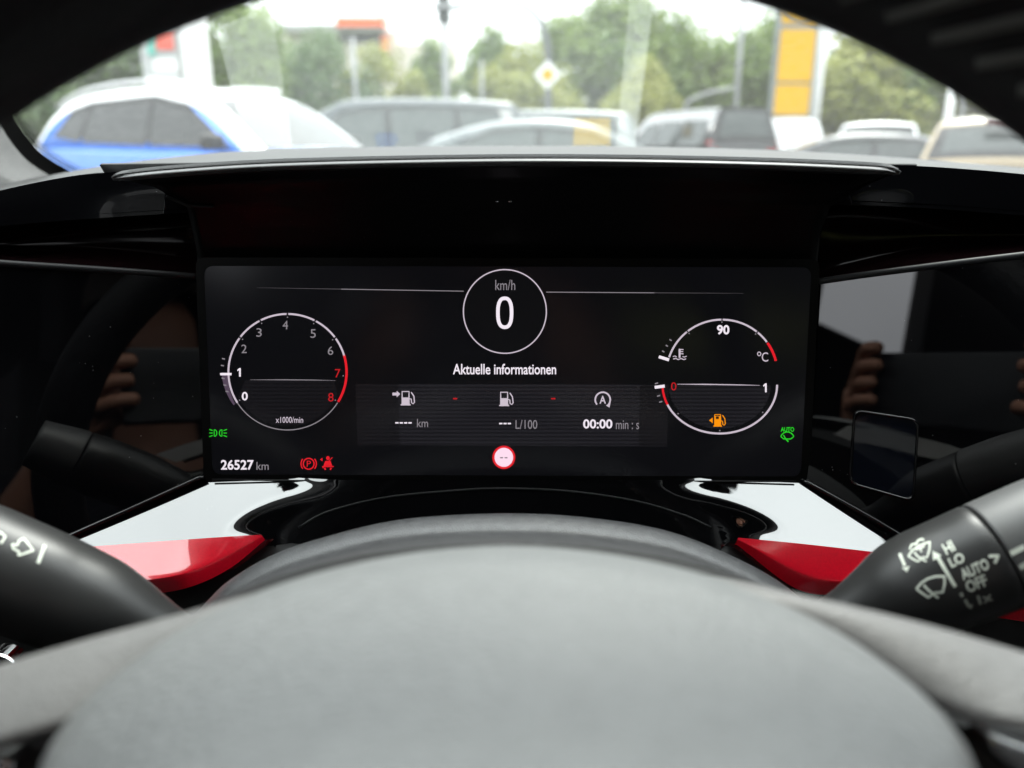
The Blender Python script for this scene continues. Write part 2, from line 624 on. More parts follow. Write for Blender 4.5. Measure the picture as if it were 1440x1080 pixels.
# side walls of the hood recess
for sgn, xs in ((-1, [(262, 288), (272, 330), (281, 372)]), (1, [(1168, 290), (1152, 332), (1146, 374)])):
    pass
# short reddish lip seam at the hood's corners
MB().tube([P(234, 276, .338), P(262, 289, .344), P(300, 291, .3445)], .0006, 8).build('hood_seam', M['edge'], dash)
# two little lights under the hood
for x in (699, 717):
    MB().box(P(x, 283.5, .3415), (.0014, .0006, .0006)).build('sensor_dot', M['silver'], dash)

# wings
def wing(side):
    f = (lambda x: x) if side < 0 else None
    if side < 0:
        top = [(-160, 322, .340), (-80, 293, .3455), (0, 268, .3506), (105, 247, .3566), (185, 241, .3620), (262, 239, .3639)]
        top2 = [(-160, 336, .339), (-80, 312, .3445), (0, 294, .350), (110, 279, .356), (190, 271, .3615), (264, 268, .3635)]
        cre = [(-160, 343, .3386), (-80, 328, .3441), (0, 318, .3496), (120, 308, .3556), (245, 300, .3611), (268, 299, .3631)]
        mid1 = [(-160, 350, .348), (-80, 337, .353), (0, 328, .36), (120, 320, .366), (245, 314, .372), (272, 313, .374)]
        mid2 = [(-160, 352, .347), (-80, 352, .352), (0, 352, .362), (120, 352, .368), (245, 356, .375), (276, 358, .377)]
        edg = [(-160, 356, .328), (-80, 362, .336), (0, 370, .345), (140, 379, .357), (240, 386, .366), (279, 389, .3705)]
        bot = [(-160, 880, .330), (-80, 838, .3375), (0, 800, .345), (90, 757, .3535), (200, 708, .3665), (288, 668, .3745)]
    else:
        top = [(1600, 267, .340), (1520, 256, .3455), (1440, 245, .3506), (1335, 236, .3566), (1255, 232, .3620), (1170, 230, .3639)]
        top2 = [(1600, 290, .339), (1520, 280, .3445), (1440, 273, .350), (1330, 266, .356), (1250, 262, .3615), (1168, 262, .3635)]
        cre = [(1600, 318, .3386), (1520, 308, .3441), (1440, 303, .3496), (1320, 294, .3556), (1200, 288, .3611), (1164, 290, .3631)]
        mid1 = [(1600, 328, .348), (1520, 318, .353), (1440, 312, .36), (1320, 305, .366), (1200, 302, .372), (1158, 305, .374)]
        mid2 = [(1600, 334, .347), (1520, 336, .352), (1440, 340, .362), (1320, 350, .368), (1200, 366, .375), (1150, 376, .377)]
        edg = [(1600, 342, .302), (1520, 350, .315), (1440, 359, .329), (1330, 372, .346), (1220, 386, .361), (1144, 397, .3705)]
        bot = [(1600, 950, .3037), (1520, 898, .3162), (1440, 850, .3292), (1340, 797, .3437), (1220, 725, .3622), (1126, 673, .3758)]
    # the side panel is flat
    q0, q1, q2 = (P(*edg[2]), P(*edg[-1]), P(*bot[-1]))
    pn_ = (q1 - q0).cross(q2 - q0)
    fl = lambda r_: [(x, y, (q0 - CAM).dot(pn_) / ray(x, y).dot(pn_)) for x, y, _ in r_]
    edg, bot = fl(edg), fl(bot)
    MB().grid(loft([top, top2, cre], 50, 8, True)).build('upper_wing', M['gloss'], dash, face=CAM, solid=.002, rim_faces=False)
    gr = loft([cre, mid1, mid2, edg], 50, 8, True)
    MB().grid(gr).build('wing_recess', M['recess'], dash, face=CAM, solid=.002, rim_faces=False)
    MB().tube(spline([P(*q) for q in edg], 40), .0016, 8).build('wing_edge', M['edge'], dash)
    g = loft([edg, bot], 50, 16)
    pm = MB().grid(g)
    pm.build('side_panel', M['gloss'], dash, face=CAM, solid=.002, rim_faces=False)
    MB().tube([p + Vector((0, -.001, .0)) for p in spline([P(*q) for q in bot], 40)], .0012, 8).build('panel_edge', M['gloss'], dash)
    return pm
wing(-1)
rp_mb = wing(1)
rp_bvh = BVHTree.FromPolygons(rp_mb.v, rp_mb.f)

MB().grid(loft([[(140, 232, .378), (400, 228, .385), (720, 226, .385), (1000, 228, .385), (1290, 232, .378)],
                [(180, 300, .392), (400, 300, .395), (720, 300, .395), (1000, 300, .395), (1250, 300, .392)],
                [(240, 700, .40), (400, 700, .40), (720, 700, .40), (1000, 700, .40), (1180, 700, .40)]], 40, 4)).build('backing', M['black'], dash, face=CAM, solid=.003)
# gloss shelf under the display
def smooth(a, b, x):
    t = min(1, max(0, (x - a) / (b - a)))
    return t * t * (3 - 2 * t)
SHELF = []
nv, nu = 60, 180
KS, KC = 2.45e-4, 1.0e-4
ins_l = lambda y: 420 - 84 * smooth(676, 752, y) ** .8    # inner edge of the bright slopes
ins_r = lambda y: 985 + 100 * smooth(676, 752, y) ** .8
acc = None
YM = 700                    # the slopes turn about this line
for j in range(nv):
    v = j / (nv - 1)
    y = 671 + 112 * v
    xl, xr = 285 - 250 * v, 1130 + 195 * v
    row = []
    for i in range(nu):
        x = xl + (xr - xl) * i / (nu - 1)
        yb = min(786, 774 - (x - 110) * .066 + 140 * smooth(365, 480, x)) if x < 715 else min(786, 759 + (x - 1038) * .107 + 140 * (1 - smooth(930, 1036, x)))
        y = 671 + (yb - 671) * v
        a = 1 - smooth(ins_l(y) - 25, ins_l(y) + 60, x) if x < 700 else smooth(ins_r(y) - 60, ins_r(y) + 25, x)
        k = KC + (KS - KC) * a
        d = .3752 - KS * (YM - 671) - k * (y - YM)
        d += 1.15e-5 * (max(0, 400 - x) + max(0, x - 1000))
        row.append(P(x, y + (4 if 480 < x < 930 else 4 * max(0, 1 - min(abs(x - 480), abs(x - 930)) / 80)), d))
    SHELF.append(row)
MB().grid(SHELF).build('gloss_shelf', M['shelf'], dash, face=CAM)

# raised rib over the column
SB = BVHTree.FromPolygons([p for r_ in SHELF for p in r_], [(j * nu + i, j * nu + i + 1, (j + 1) * nu + i + 1, (j + 1) * nu + i) for j in range(nv - 1) for i in range(nu - 1)])
rib = []
for q in spline([(x, y, 0) for x, y in ((420, 742), (460, 720), (540, 700), (640, 690), (710, 687), (800, 691), (890, 704), (960, 724), (1000, 742))], 60):
    h = SB.ray_cast(CAM, ray(q.x, q.y).normalized())
    if h[0]:
        rib.append(h[0])
MB().tube(rib, .0006, 8).build('shelf_rib', M['edge'], dash)

# red trims
def trim(top, low, bot):
    n_ = 40
    a, b, c = (spline([P(x_, y_, d_ - .0045) for x_, y_, d_ in r], n_) for r in (top, low, bot))
    mb = MB()
    rows = [[p + Vector((0, .004, -.006)) for p in a], a]
    for k in range(1, 5):
        rows.append([p.lerp(q, k / 5) for p, q in zip(a, b)])
    rows += [[p.lerp(q, .95) for p, q in zip(a, b)], [p.lerp(q, .985).lerp(r_, .03) for p, q, r_ in zip(a, b, c)], [p.lerp(q, .99).lerp(r_, .13) for p, q, r_ in zip(a, b, c)], [q.lerp(r_, .28) for q, r_ in zip(b, c)], c, [p + Vector((0, .012, -.006)) for p in c]]
    mb.grid(rows)
    return mb.build('red_trim', M['red'], dash, face=CAM, sharp=32)
trim([(80, 772, .3532), (110, 770, .3535), (230, 761, .354), (330, 754, .354), (367, 752, .354)],
     [(80, 828, .3405), (170, 819, .3405), (235, 812, .3415), (275, 801, .3462), (318, 782, .3510), (369, 754, .3540)],
     [(80, 850, .345), (190, 838, .345), (262, 827, .3465), (322, 800, .352), (373, 759, .3545)])
trim([(1500, 808, .349), (1400, 796, .351), (1330, 788, .352), (1253, 779, .353), (1140, 766, .354), (1038, 756, .354)],
     [(1500, 862, .346), (1400, 848, .3475), (1330, 838, .3485), (1212, 821, .3495), (1135, 810, .3508), (1037, 758, .3538)],
     [(1500, 884, .350), (1400, 868, .3505), (1330, 858, .3515), (1195, 838, .353), (1122, 829, .354), (1036, 766, .355)])
# dark lower dash behind the column
MB().grid(loft([[(-200, 830, .356), (200, 790, .358), (715, 740, .366), (1250, 800, .358), (1640, 850, .352)],
                [(-200, 900, .35), (200, 860, .35), (715, 800, .36), (1250, 860, .35), (1640, 910, .35)],
                [(-260, 1250, .42), (200, 1250, .42), (715, 1250, .42), (1250, 1250, .42), (1700, 1250, .42)]], 30, 4)).build('lower_panel', M['black'], dash, face=CAM, solid=.003)
# lamp knob low on the dash: chrome ring
kc = P(2, 940, .33)
kn = MB()
for (r0, h0), (r1, h1) in (((.0075, .001), (.0080, .002)), ((.0080, .002), (.0084, .001)), ((.0084, .001), (.0084, -.006))):
    rows = []
    for (rr_, hh) in ((r0, h0), (r1, h1)):
        rows.append([kc + Vector((math.cos(u * PI / 16) * rr_, -hh, math.sin(u * PI / 16) * rr_)) for u in range(32)])
    kn.grid(rows, cu=True)
knob = kn.build('knob_ring', M['chrome'], dash)
MB().tube([kc + Vector((0, .006, 0)), kc + Vector((0, -.001, 0))], .0074, 24).build('knob_face', M['black'], dash)

# rounded square push button on the right side panel
def panel_hit(px, py, lift=0):
    r = ray(px, py).normalized()
    h = rp_bvh.ray_cast(CAM, r)
    return h[0] - r * lift
def rquad(c, rad, n_=6):
    out = []
    for i in range(4):
        p, a, b = Vector(c[i]), Vector(c[i - 1]), Vector(c[(i + 1) % 4])
        u, v = (a - p).normalized(), (b - p).normalized()
        for k in range(n_ + 1):
            t = k / n_
            q0, q1 = p + u * rad, p + v * rad
            out.append(q0 * (1 - t) ** 2 + p * 2 * t * (1 - t) + q1 * t * t)
    return out
sqc = [(1201, 576), (1292, 590), (1285, 706), (1194, 680)]
o1 = rquad([(x, y, 0) for x, y in sqc], 14)
cen = sum(o1, Vector()) / len(o1)
def ins(k):
    return [cen + (q - cen) * k for q in o1]
sb = MB().grid([[panel_hit(q.x, q.y, l) for q in ins(k)] for k, l in ((1.03, -.001), (1.02, .0012), (1.0, .0018), (.965, .0018), (.94, .0008), (.93, -.001))], cu=True)
sb.build('button_frame', M['gloss'], dash, face=CAM)
fa = MB()
pts = [panel_hit(q.x, q.y, .0006) for q in ins(.935)]
fa.add(pts + [p + Vector((0, .002, 0)) for p in pts], [tuple(range(len(pts)))])
fa.build('square_button', mat('button_blue_black', (.003, .004, .008), .05), dash, face=CAM)

# ================================================================== INSTRUMENT CLUSTER
clu = thing('instrument_cluster', P(712, 672, .3745), 'wide lit driver display with round gauges under the dashboard hood', 'instrument cluster')
s0, s1 = P(710, 375, .3655), P(710, 670, .3745)
sv = (s0 - s1).normalized()
sn = Vector((1, 0, 0)).cross(sv).normalized()
if sn.dot(CAM - s0) < 0:
    sn = -sn
def scr(px, py, lift=0.0):
    return on_plane(px, py, s0, sn) + sn * lift
corners = [(287, 374), (1141, 376), (1126, 670), (299, 667)]
ol = rquad([(x, y, 0) for x, y in corners], 14)
back = MB()
back.prism([scr(q.x, q.y) for q in ol], -sn * .004)
back.build('display_panel', M['screen'], clu, smooth=False, recalc=True)
# bezel ring
bz = [cen_ for cen_ in ol]
cc = sum(ol, Vector()) / len(ol)
def grow(px):
    return [q + Vector((px if q.x > cc.x else -px, px if q.y > cc.y else -px, 0)) for q in ol]
MB().grid([[scr(q.x, q.y, l) for q in grow(g_)] for g_, l in ((0, .0002), (4, .00022), (12, .0002))], cu=True).build('bezel', M['bezel'], clu, face=CAM)
MB().tube([scr(x, y, .0014) for x, y in ((300, 673.5), (420, 675), (710, 676), (1000, 676), (1118, 676))], .00045, 8).build('bezel_lower_edge', M['edge'], clu)

class G2:
    """flat lit figures drawn in photo pixels and laid on the display"""
    step = 0
    def __init__(s, lift=.0003, proj=None):
        s.mb, s.l, s.p = MB(), lift, proj or scr
    def poly(s, pts):
        s.mb.add([s.p(x, y, s.l) for x, y in pts], [tuple(range(len(pts)))])
        return s
    def line(s, pts, wd, closed=False):
        if s.step and not closed:
            q_, w_ = [], []
            for i in range(len(pts) - 1):
                a, b = pts[i], pts[i + 1]
                k_ = max(1, int(math.hypot(b[0] - a[0], b[1] - a[1]) / s.step))
                for k in range(k_):
                    q_.append((a[0] + (b[0] - a[0]) * k / k_, a[1] + (b[1] - a[1]) * k / k_))
            pts = q_ + [pts[-1]]
        n_ = len(pts)
        L, Rr = [], []
        for i in range(n_):
            a = pts[i - 1] if (i or closed) else pts[i]
            b = pts[(i + 1) % n_] if (i < n_ - 1 or closed) else pts[i]
            tx, ty = b[0] - a[0], b[1] - a[1]
            l = math.hypot(tx, ty) or 1
            h = (wd[i] if isinstance(wd, (list, tuple)) else wd) / 2
            nx, ny = -ty / l * h, tx / l * h
            L.append((pts[i][0] + nx, pts[i][1] + ny))
            Rr.append((pts[i][0] - nx, pts[i][1] - ny))
        vs = [s.p(x, y, s.l) for x, y in L + Rr]
        s.mb.add(vs, [(i, (i + 1) % n_, (i + 1) % n_ + n_, i + n_) for i in range(n_ if closed else n_ - 1)])
        return s
    def arc(s, cx, cy, rx, ry, a0, a1, wd, n_=60):
        """angles in degrees, 0 = right, 90 = up"""
        pts = [(cx + rx * math.cos(R(a0 + (a1 - a0) * k / n_)), cy - ry * math.sin(R(a0 + (a1 - a0) * k / n_))) for k in range(n_ + 1)]
        if isinstance(wd, tuple):
            wd = [wd[0] + (wd[1] - wd[0]) * k / n_ for k in range(n_ + 1)]
        return s.line(pts, wd)
    def ring(s, cx, cy, rx, ry, wd, n_=90):
        return s.line([(cx + rx * math.cos(2 * PI * k / n_), cy - ry * math.sin(2 * PI * k / n_)) for k in range(n_)], wd, True)
    def disc(s, cx, cy, rx, ry, n_=40):
        return s.poly([(cx + rx * math.cos(2 * PI * k / n_), cy - ry * math.sin(2 * PI * k / n_)) for k in range(n_)])
    def text(s, txt, x0, y0, x1, y1, bold=0, M2=None):
        """text fitted into the box x0..x1, y0 (top)..y1 (bottom)"""
        cu = bpy.data.curves.new('t', 'FONT')
        cu.body = txt
        cu.offset = bold
        cu.resolution_u = 4
        ob = bpy.data.objects.new('t', cu)
        S.collection.objects.link(ob)
        dg = bpy.context.evaluated_depsgraph_get()
        me = bpy.data.meshes.new_from_object(ob.evaluated_get(dg))
        vs = [v.co.copy() for v in me.vertices]
        fs = [tuple(p.vertices) for p in me.polygons]
        bpy.data.objects.remove(ob)
        bpy.data.curves.remove(cu)
        bpy.data.meshes.remove(me)
        ax, bx = min(v.x for v in vs), max(v.x for v in vs)
        ay, by = min(v.y for v in vs), max(v.y for v in vs)
        q = []
        for v in vs:
            u, t_ = (v.x - ax) / (bx - ax), (v.y - ay) / (by - ay)
            X, Y = x0 + u * (x1 - x0), y1 + t_ * (y0 - y1)
            if M2:
                X, Y = M2(X, Y)
            q.append(s.p(X, Y, s.l))
        s.mb.add(q, fs)
        return s
    def build(s, name, m_, parent):
        return s.mb.build(name, m_, parent, smooth=False, face=CAM)

# --- striped info panel in the middle, with its text
ip = G2(.0001).poly([(500, 540), (940, 541), (938, 628), (503, 626)]).build('info_panel', M['stripes_dim'], clu)
G2(.00015).poly([(560, 540), (900, 541), (898, 627), (562, 626)]).build('info_band', M['stripes'], ip)
G2().text('Aktuelle informationen', 637, 511.5, 782, 526.5, .012).build('heading_text', M['g_white'], ip)
def pump(g, x, y, k):
    """fuel pump pictogram, x,y = lower left corner of its base, k = scale (1 = 22 px high)"""
    q = lambda u, v: (x + u * k, y - v * k)
    g.poly([q(0, 0), q(15, 0), q(15, 2), q(0, 2)])
    g.poly([q(1.5, 2), q(13.5, 2), q(13.5, 12), q(1.5, 12)])
    g.line([q(2.3, 12), q(2.3, 21), q(12.7, 21), q(12.7, 12)], 1.8 * k)
    g.line([q(13.5, 10), q(16, 9.5), q(16.5, 4), q(19, 2.5), q(21, 5), q(20, 14), q(16, 20)], 1.7 * k)
    return g
g = pump(G2(), 563.5, 570, .93)
g.poly([(552, 552), (558, 552), (558, 549.5), (563, 554), (558, 558.5), (558, 556), (552, 556)])
g.build('range_symbol', M['g_pale'], ip)
pump(G2(), 702, 571, .93).build('consumption_symbol', M['g_pale'], ip)
g = G2().arc(847.5, 562, 10.5, 10.5, -120, -395 + 720 - 720 + 0, 2.2) if False else G2().arc(847.5, 562, 10.5, 10.5, -40, 220, 2.2)
g.poly([(852, 570), (858.5, 566), (857, 573)]).text('A', 843, 556.5, 852, 567.5, .02)
g.build('stop_start_symbol', M['g_pale'], ip)
for x in (640, 778):
    G2().poly([(x - 3, 559.5), (x + 3, 559.5), (x + 3, 561.5), (x - 3, 561.5)]).build('divider_dash', M['g_redtext'], ip)
def dashes(g, x0, x1, n_, y):
    wd = (x1 - x0) / (n_ + (n_ - 1) * .35)
    for k in range(n_):
        x = x0 + k * wd * 1.35
        g.poly([(x, y - 1), (x + wd, y - 1), (x + wd, y + 1), (x, y + 1)])
    return g
dashes(G2(), 556, 579, 4, 594.5).build('range_value', M['g_white'], ip)
G2().text('km', 586.5, 589, 602, 600.5, 0).build('range_unit', M['g_grey'], ip)
dashes(G2(), 702, 718.5, 3, 595.5).build('consumption_value', M['g_white'], ip)
G2().text('L/100', 725, 590.5, 755.5, 603, 0).build('consumption_unit', M['g_grey'], ip)
G2().text('00:00', 820, 589.5, 861, 602.5, .02).build('timer_value', M['g_white'], ip)
G2().text('min : s', 866, 591, 898.5, 603.5, 0).build('timer_unit', M['g_grey'], ip)

# --- speed ring
sr = G2().ring(710, 438, 58.3, 58.8, 1.6).build('speed_ring', M['g_pale'], clu)
G2(.0002).disc(710, 438, 57, 57.5).build('speed_field', M['g_hole'], sr)
G2().text('km/h', 696.5, 393.5, 724.5, 408, .0).build('speed_unit', M['g_grey'], sr)
G2().ring(710, 439.8, 9.8, 20.2, 5.4, 48).build('speed_digit', M['g_white'], sr) if False else None
g = G2()
pts = []
for k in range(64):
    a = 2 * PI * k / 64
    c_, s_ = math.cos(a), math.sin(a)
    pts.append((709.8 + 9.6 * math.copysign(abs(c_) ** .8, c_), 439.8 - 20.3 * math.copysign(abs(s_) ** .8, s_)))
g.line(pts, 5.0, True).build('speed_digit', M['g_white'], sr)
for a, b in (((362, 404.5), (652, 409.5)), ((768, 410.8), (1040, 412.5))):
    x0, y0 = a
    x1, y1 = b
    for k in range(3):
        pass
g = G2().line([(480, 406.6), (652, 409.5)], 1.1)
g.build('top_line', M['g_grey'], clu)
G2().line([(362, 404.6), (480, 406.6)], [.3, .9]).build('top_line', M['g_dim'], clu)
G2().line([(768, 410.8), (920, 411.8)], 1.1).build('top_line', M['g_grey'], clu)
G2().line([(920, 411.8), (1045, 412.5)], [.9, .3]).build('top_line', M['g_dim'], clu)

# --- tachometer
tcx, tcy, trx, try_ = 404.5, 523, 83, 81.5
g = G2().arc(tcx, tcy, trx, try_, 16, 212, 2.6)
tach = g.build('tachometer', M['g_pale'], clu)
G2().arc(tcx, tcy, trx, try_, -148, -32, 1.4).build('tach_lower_arc', M['g_grey'], tach)
G2().arc(tcx, tcy, trx, try_, 17, -31, 3.4).build('tach_red_zone', M['g_red'], tach)
G2(.0002).poly([(345, 534.5), (470, 535)] + [(tcx + 78 * math.cos(R(a)), tcy - 77 * math.sin(R(a))) for a in range(-25, -156, -8)]).build('tach_field', M['stripes_dim'], tach)
G2().line([(352, 534), (400, 534), (440, 534.3), (472, 535)], [.4, 1.3, 1.1, .3]).build('tach_line', M['g_grey'], tach)
def one(g, x, y, h):
    return g.poly([(x + .2, y - h / 2), (x + 2.4, y - h / 2), (x + 2.4, y + h / 2), (x + .0, y + h / 2), (x + .0, y - h * .24), (x - 2.4, y - h * .12), (x - 2.4, y - h * .30)])
for d_, x, y, m_, h in (('0', 344.5, 557, 'g_white', 12), ('1', 336.5, 523.5, 'g_white', 12), ('2', 343.5, 490.5, 'g_grey', 12), ('3', 364.5, 467.5, 'g_grey', 12), ('4', 401.5, 457, 'g_grey', 12),
                         ('5', 440.5, 469, 'g_grey', 12), ('6', 465, 493, 'g_grey', 12), ('7', 475, 525, 'g_redtext', 12), ('8', 465.5, 558.5, 'g_redtext', 12)):
    if d_ == '1':
        one(G2(), x, y, 12).build('tach_numeral', M[m_], tach)
        continue
    hw = {'0': 4.2}.get(d_, 3.8)
    G2().text(d_, x - hw, y - h / 2, x + hw, y + h / 2, (.0 if d_ == '1' else .02) if m_ == 'g_white' else .0).build('tach_numeral', M[m_], tach)
for a in (90, 117.5, 143.5, 62, 36):
    G2(.0004).arc(tcx, tcy, trx, try_, a - .8, a + .8, 3.6, 3).build('tach_gap', M['g_hole'], tach)
for a in (90, 117.5, 143.5, 62, 36, -4, -31, 211):
    x, y = tcx + (trx - 4.5) * math.cos(R(a)), tcy - (try_ - 4.5) * math.sin(R(a))
    G2().disc(x, y, .9, .9, 8).build('tach_dot', M['g_grey'], tach)
G2(.0004).line([(310, 526), (326, 526)], 3.4).build('tach_needle', M['g_white'], tach)
G2(.0002).arc(tcx, tcy, trx + 5, try_ + 5, 183, 212, (9, 3)).build('needle_trail', M['g_violet'], tach)
for x, y in ((314.5, 504.5), (313, 514), (314, 532), (316.5, 541.5), (319.5, 550.5)):
    G2().line([(x - 2, y - .4), (x + 2.2, y + .4)], 1.7).build('needle_tick', M['g_grey'], tach)
G2().text('x1000/min', 388, 586, 426.5, 594.5, .005).build('tach_unit', M['g_pale'], tach)

# --- temperature gauge
tx, ty, trr = 1015, 525, 80
g = G2().arc(tx, ty + 1, 78, 76.5, 162, 36, 2.6)
tg = g.build('temperature_gauge', M['g_pale'], clu)
G2().arc(tx, ty + 1, 78, 76.5, 35, 14, 3.6).build('temperature_red_zone', M['g_red'], tg)
G2().text('90', 1008, 457, 1025.5, 470.5, .03).build('temperature_numeral', M['g_white'], tg)
g = G2().text('C', 1071, 495.5, 1080, 508.5, .0).ring(1067.3, 497.6, 2.3, 2.6, 1.2, 20)
g.build('temperature_unit', M['g_pale'], tg)
g = G2()
g.line([(955.5, 490.5), (955.5, 503)], 2.6).line([(956, 491.5), (961, 491.5)], 1.3).line([(956, 494.5), (960.5, 494.5)], 1.3).line([(956, 497.5), (961, 497.5)], 1.3)
g.line([(946, 501.5), (949, 500.5), (951.5, 502)], 1.2).line([(959.5, 501), (962, 502.2), (965.5, 500.8)], 1.2)
g.line([(946.5, 504.8), (950, 503.8), (953.5, 505.6), (957.5, 504), (961, 505.6), (964.5, 504.6)], 1.4)
g.build('coolant_symbol', M['g_pale'], tg)
G2(.0004).line([(926.3, 501.6), (940.6, 506)], 4.2).build('temperature_needle', M['g_white'], tg)
for x, y in ((932.5, 494), (937.5, 486), (942.8, 478)):
    G2().line([(x - 1.6, y - .7), (x + 1.6, y + 1)], 1.7).build('temperature_tick', M['g_grey'], tg)
for a in (90, 128.5, 50.5):
    G2().disc(tx + 74.3 * math.cos(R(a)), ty + 1 - 73 * math.sin(R(a)), 1, 1, 8).build('temperature_dot', M['g_grey'], tg)
for a in (90, 128.5, 50.5):
    G2(.0004).arc(tx, ty + 1, 78, 76.5, a - .7, a + .7, 3.6, 3).build('temperature_gap', M['g_hole'], tg)

# --- fuel gauge
fx, fy, frx, fry = 1012, 541, 80.5, 68.5
fg = G2().arc(fx, fy, frx, fry, 204, 360, 2.7).build('fuel_gauge', M['g_pale'], clu)
G2().arc(fx, fy, frx, fry, 181, 204, 3.0).build('fuel_red_zone', M['g_red'], fg)
G2(.0002).poly([(945, 541.5), (1082, 542)] + [(fx + 72 * math.cos(R(a)), fy - 62 * math.sin(R(a))) for a in range(-6, -176, -8)]).build('fuel_field', M['stripes'], fg)
G2().line([(952, 540.2), (990, 540.4), (1040, 541.2), (1068, 541.8)], [.5, 1.5, 1.2, .4]).build('fuel_line', M['g_pale'], fg)
G2().text('0', 943.5, 537.5, 951, 549, .0).build('fuel_numeral', M['g_redtext'], fg)
one(G2(), 1075.5, 545.3, 12.5).build('fuel_numeral', M['g_white'], fg)
g = pump(G2(), 1003, 599.8, .8)
g.poly([(997, 591), (1002, 587), (1002, 595)])
g.poly([(1004.2, 585), (1013, 585), (1013, 592), (1004.2, 592)])
g.build('low_fuel_lamp', M['g_orange'], fg)
G2(.0004).poly([(1006.3, 585.6), (1010.6, 585.6), (1010.6, 589), (1006.3, 589)]).build('low_fuel_window', M['g_hole'], fg)
G2(.0004).line([(920.5, 544.6), (934.5, 542.8)], 4.2).build('fuel_needle', M['g_white'], fg)
for x, y in ((923, 539), (926, 556.5), (929, 565)):
    G2().line([(x - 2.2, y + .6), (x + 2.2, y - .6)], 1.7).build('fuel_tick', M['g_grey'], fg)
for a in (-37, -90, -141):
    G2().disc(fx + (frx - 5) * math.cos(R(a)), fy - (fry - 4) * math.sin(R(a)), 1, 1, 8).build('fuel_dot', M['g_grey'], fg)

# --- telltales
def beam(g, x, y, s_):
    g.line([(x, y - 4.6), (x + 2 * s_, y - 4.2), (x + 3.4 * s_, y - 2.3), (x + 3.7 * s_, y), (x + 3.4 * s_, y + 2.3), (x + 2 * s_, y + 4.2), (x, y + 4.6)], 1.3)
    g.line([(x, y - 4.6), (x, y + 4.6)], 1.1)
g = G2()
for sx, x in ((1, 303), (-1, 311)):
    beam(g, x - 1.5 * sx, 608.8, sx)
    for dy, k in ((-4.5, -1.5), (0, 0), (4.5, 1.5)):
        g.line([(x - 3.6 * sx, 608.8 + dy * .75), (x - 8.5 * sx, 608.8 + dy * 1.15)], 1.3)
g.build('side_light_lamp', M['g_green'], clu)
g = G2().text('26527', 311, 646.5, 357, 660.5, .02)
odo = g.build('odometer', M['g_white'], clu)
G2().text('km', 361, 649.5, 378, 660.5, 0).build('odometer_unit', M['g_grey'], odo)
g = G2().ring(434.3, 652, 7.6, 7.6, 1.7, 40).arc(434.3, 652, 10.8, 10.8, 140, 220, 1.6, 14).arc(434.3, 652, 10.8, 10.8, 40, -40, 1.6, 14).text('P', 431.6, 647.8, 437.4, 656.2, .0)
g.build('parking_brake_lamp', M['g_red'], clu)
g = G2().disc(461.3, 644, 2.6, 2.8, 16).poly([(457.5, 648), (465, 648), (467.5, 655), (455, 655)]).line([(453, 656), (469.5, 656)], 1.4)
g.line([(456.5, 657.5), (458, 660.5)], 2.2).line([(466, 657.5), (464.5, 660.5)], 2.2).line([(467.5, 643), (454, 658)], 1.2).poly([(450.2, 646), (453.8, 643.5), (453.8, 648.5)])
g.build('seat_belt_lamp', M['g_red'], clu)
sl = G2().ring(708.5, 643, 14.6, 14.9, 3.0).build('speed_limit_sign', M['g_red'], clu)
G2(.0002).disc(708.5, 643, 13.2, 13.5).build('sign_face', M['g_pink'], sl)
g = G2(.0004)
for x in (705.3, 711.6):
    g.poly([(x - 2, 642.8), (x + 2, 642.8), (x + 2, 644.2), (x - 2, 644.2)])
g.build('sign_dash', M['g_dim'], sl)
def wiper_icon(g, x, y, k, wd, M2=lambda a, b: (a, b)):
    q = lambda u, v: M2(x + u * k, y + v * k)
    top = [q(10 * math.cos(R(a)), 4.6 - 10.4 * math.sin(R(a))) for a in range(158, 21, -8)]
    g.line(top + [q(5.2, 4.2)], wd)
    g.line([top[0], q(-5.2, 4.2), q(5.2, 4.2)], wd)
    g.line([q(-5.5, -1.5), q(-2, 4.6)], wd)
    g.line([q(-2.2, 4.2), q(1.6, 8.2)], wd * 1.3)
wg = G2().text('AUTO', 1097.5, 600.5, 1116.5, 607, .03)
wiper_icon(wg, 1106.8, 613, .98, 1.5)
wg.build('auto_wiper_lamp', M['g_green'], clu)
G2(.0009).line([(1127, 601), (1127.5, 612)], 2.4).build('lamp_reflection', M['g_green_dim'], clu) if False else None

# ================================================================== COLUMN SHROUD
top = [(230, 905), (285, 852), (320, 818), (380, 782), (450, 757), (560, 731), (700, 722), (820, 727), (940, 747), (1040, 787), (1110, 828), (1165, 880)]
def row(dy, d, sx=1.0, sq=1.0):
    return [(700 + (x - 700) * sx, 722 + (y - 722) * sq + dy, d) for x, y in top]
sh = loft([row(16, .318), row(4, .3105), row(0, .306), row(3, .303, 1.0, .99), row(14, .299, 1.0, .97), row(25, .296, 1.0, .955), row(32, .291, .995, .945), row(38, .281, .99, .94), row(44, .269, .985, .935),
           row(50, .260, .98, .93), row(57, .2555, .975, .93), row(66, .254, .97, .93), row(90, .256, .965, .95), row(160, .262, .96), row(320, .27, .96)], 80, 4, True)
col = thing('column_shroud', P(700, 900, .29), 'grained black steering column cover arching below the display', 'column cover')
MB().grid(sh).build('shroud_cover', M['shroud'], col, face=P(715, 300, .05), solid=.003)

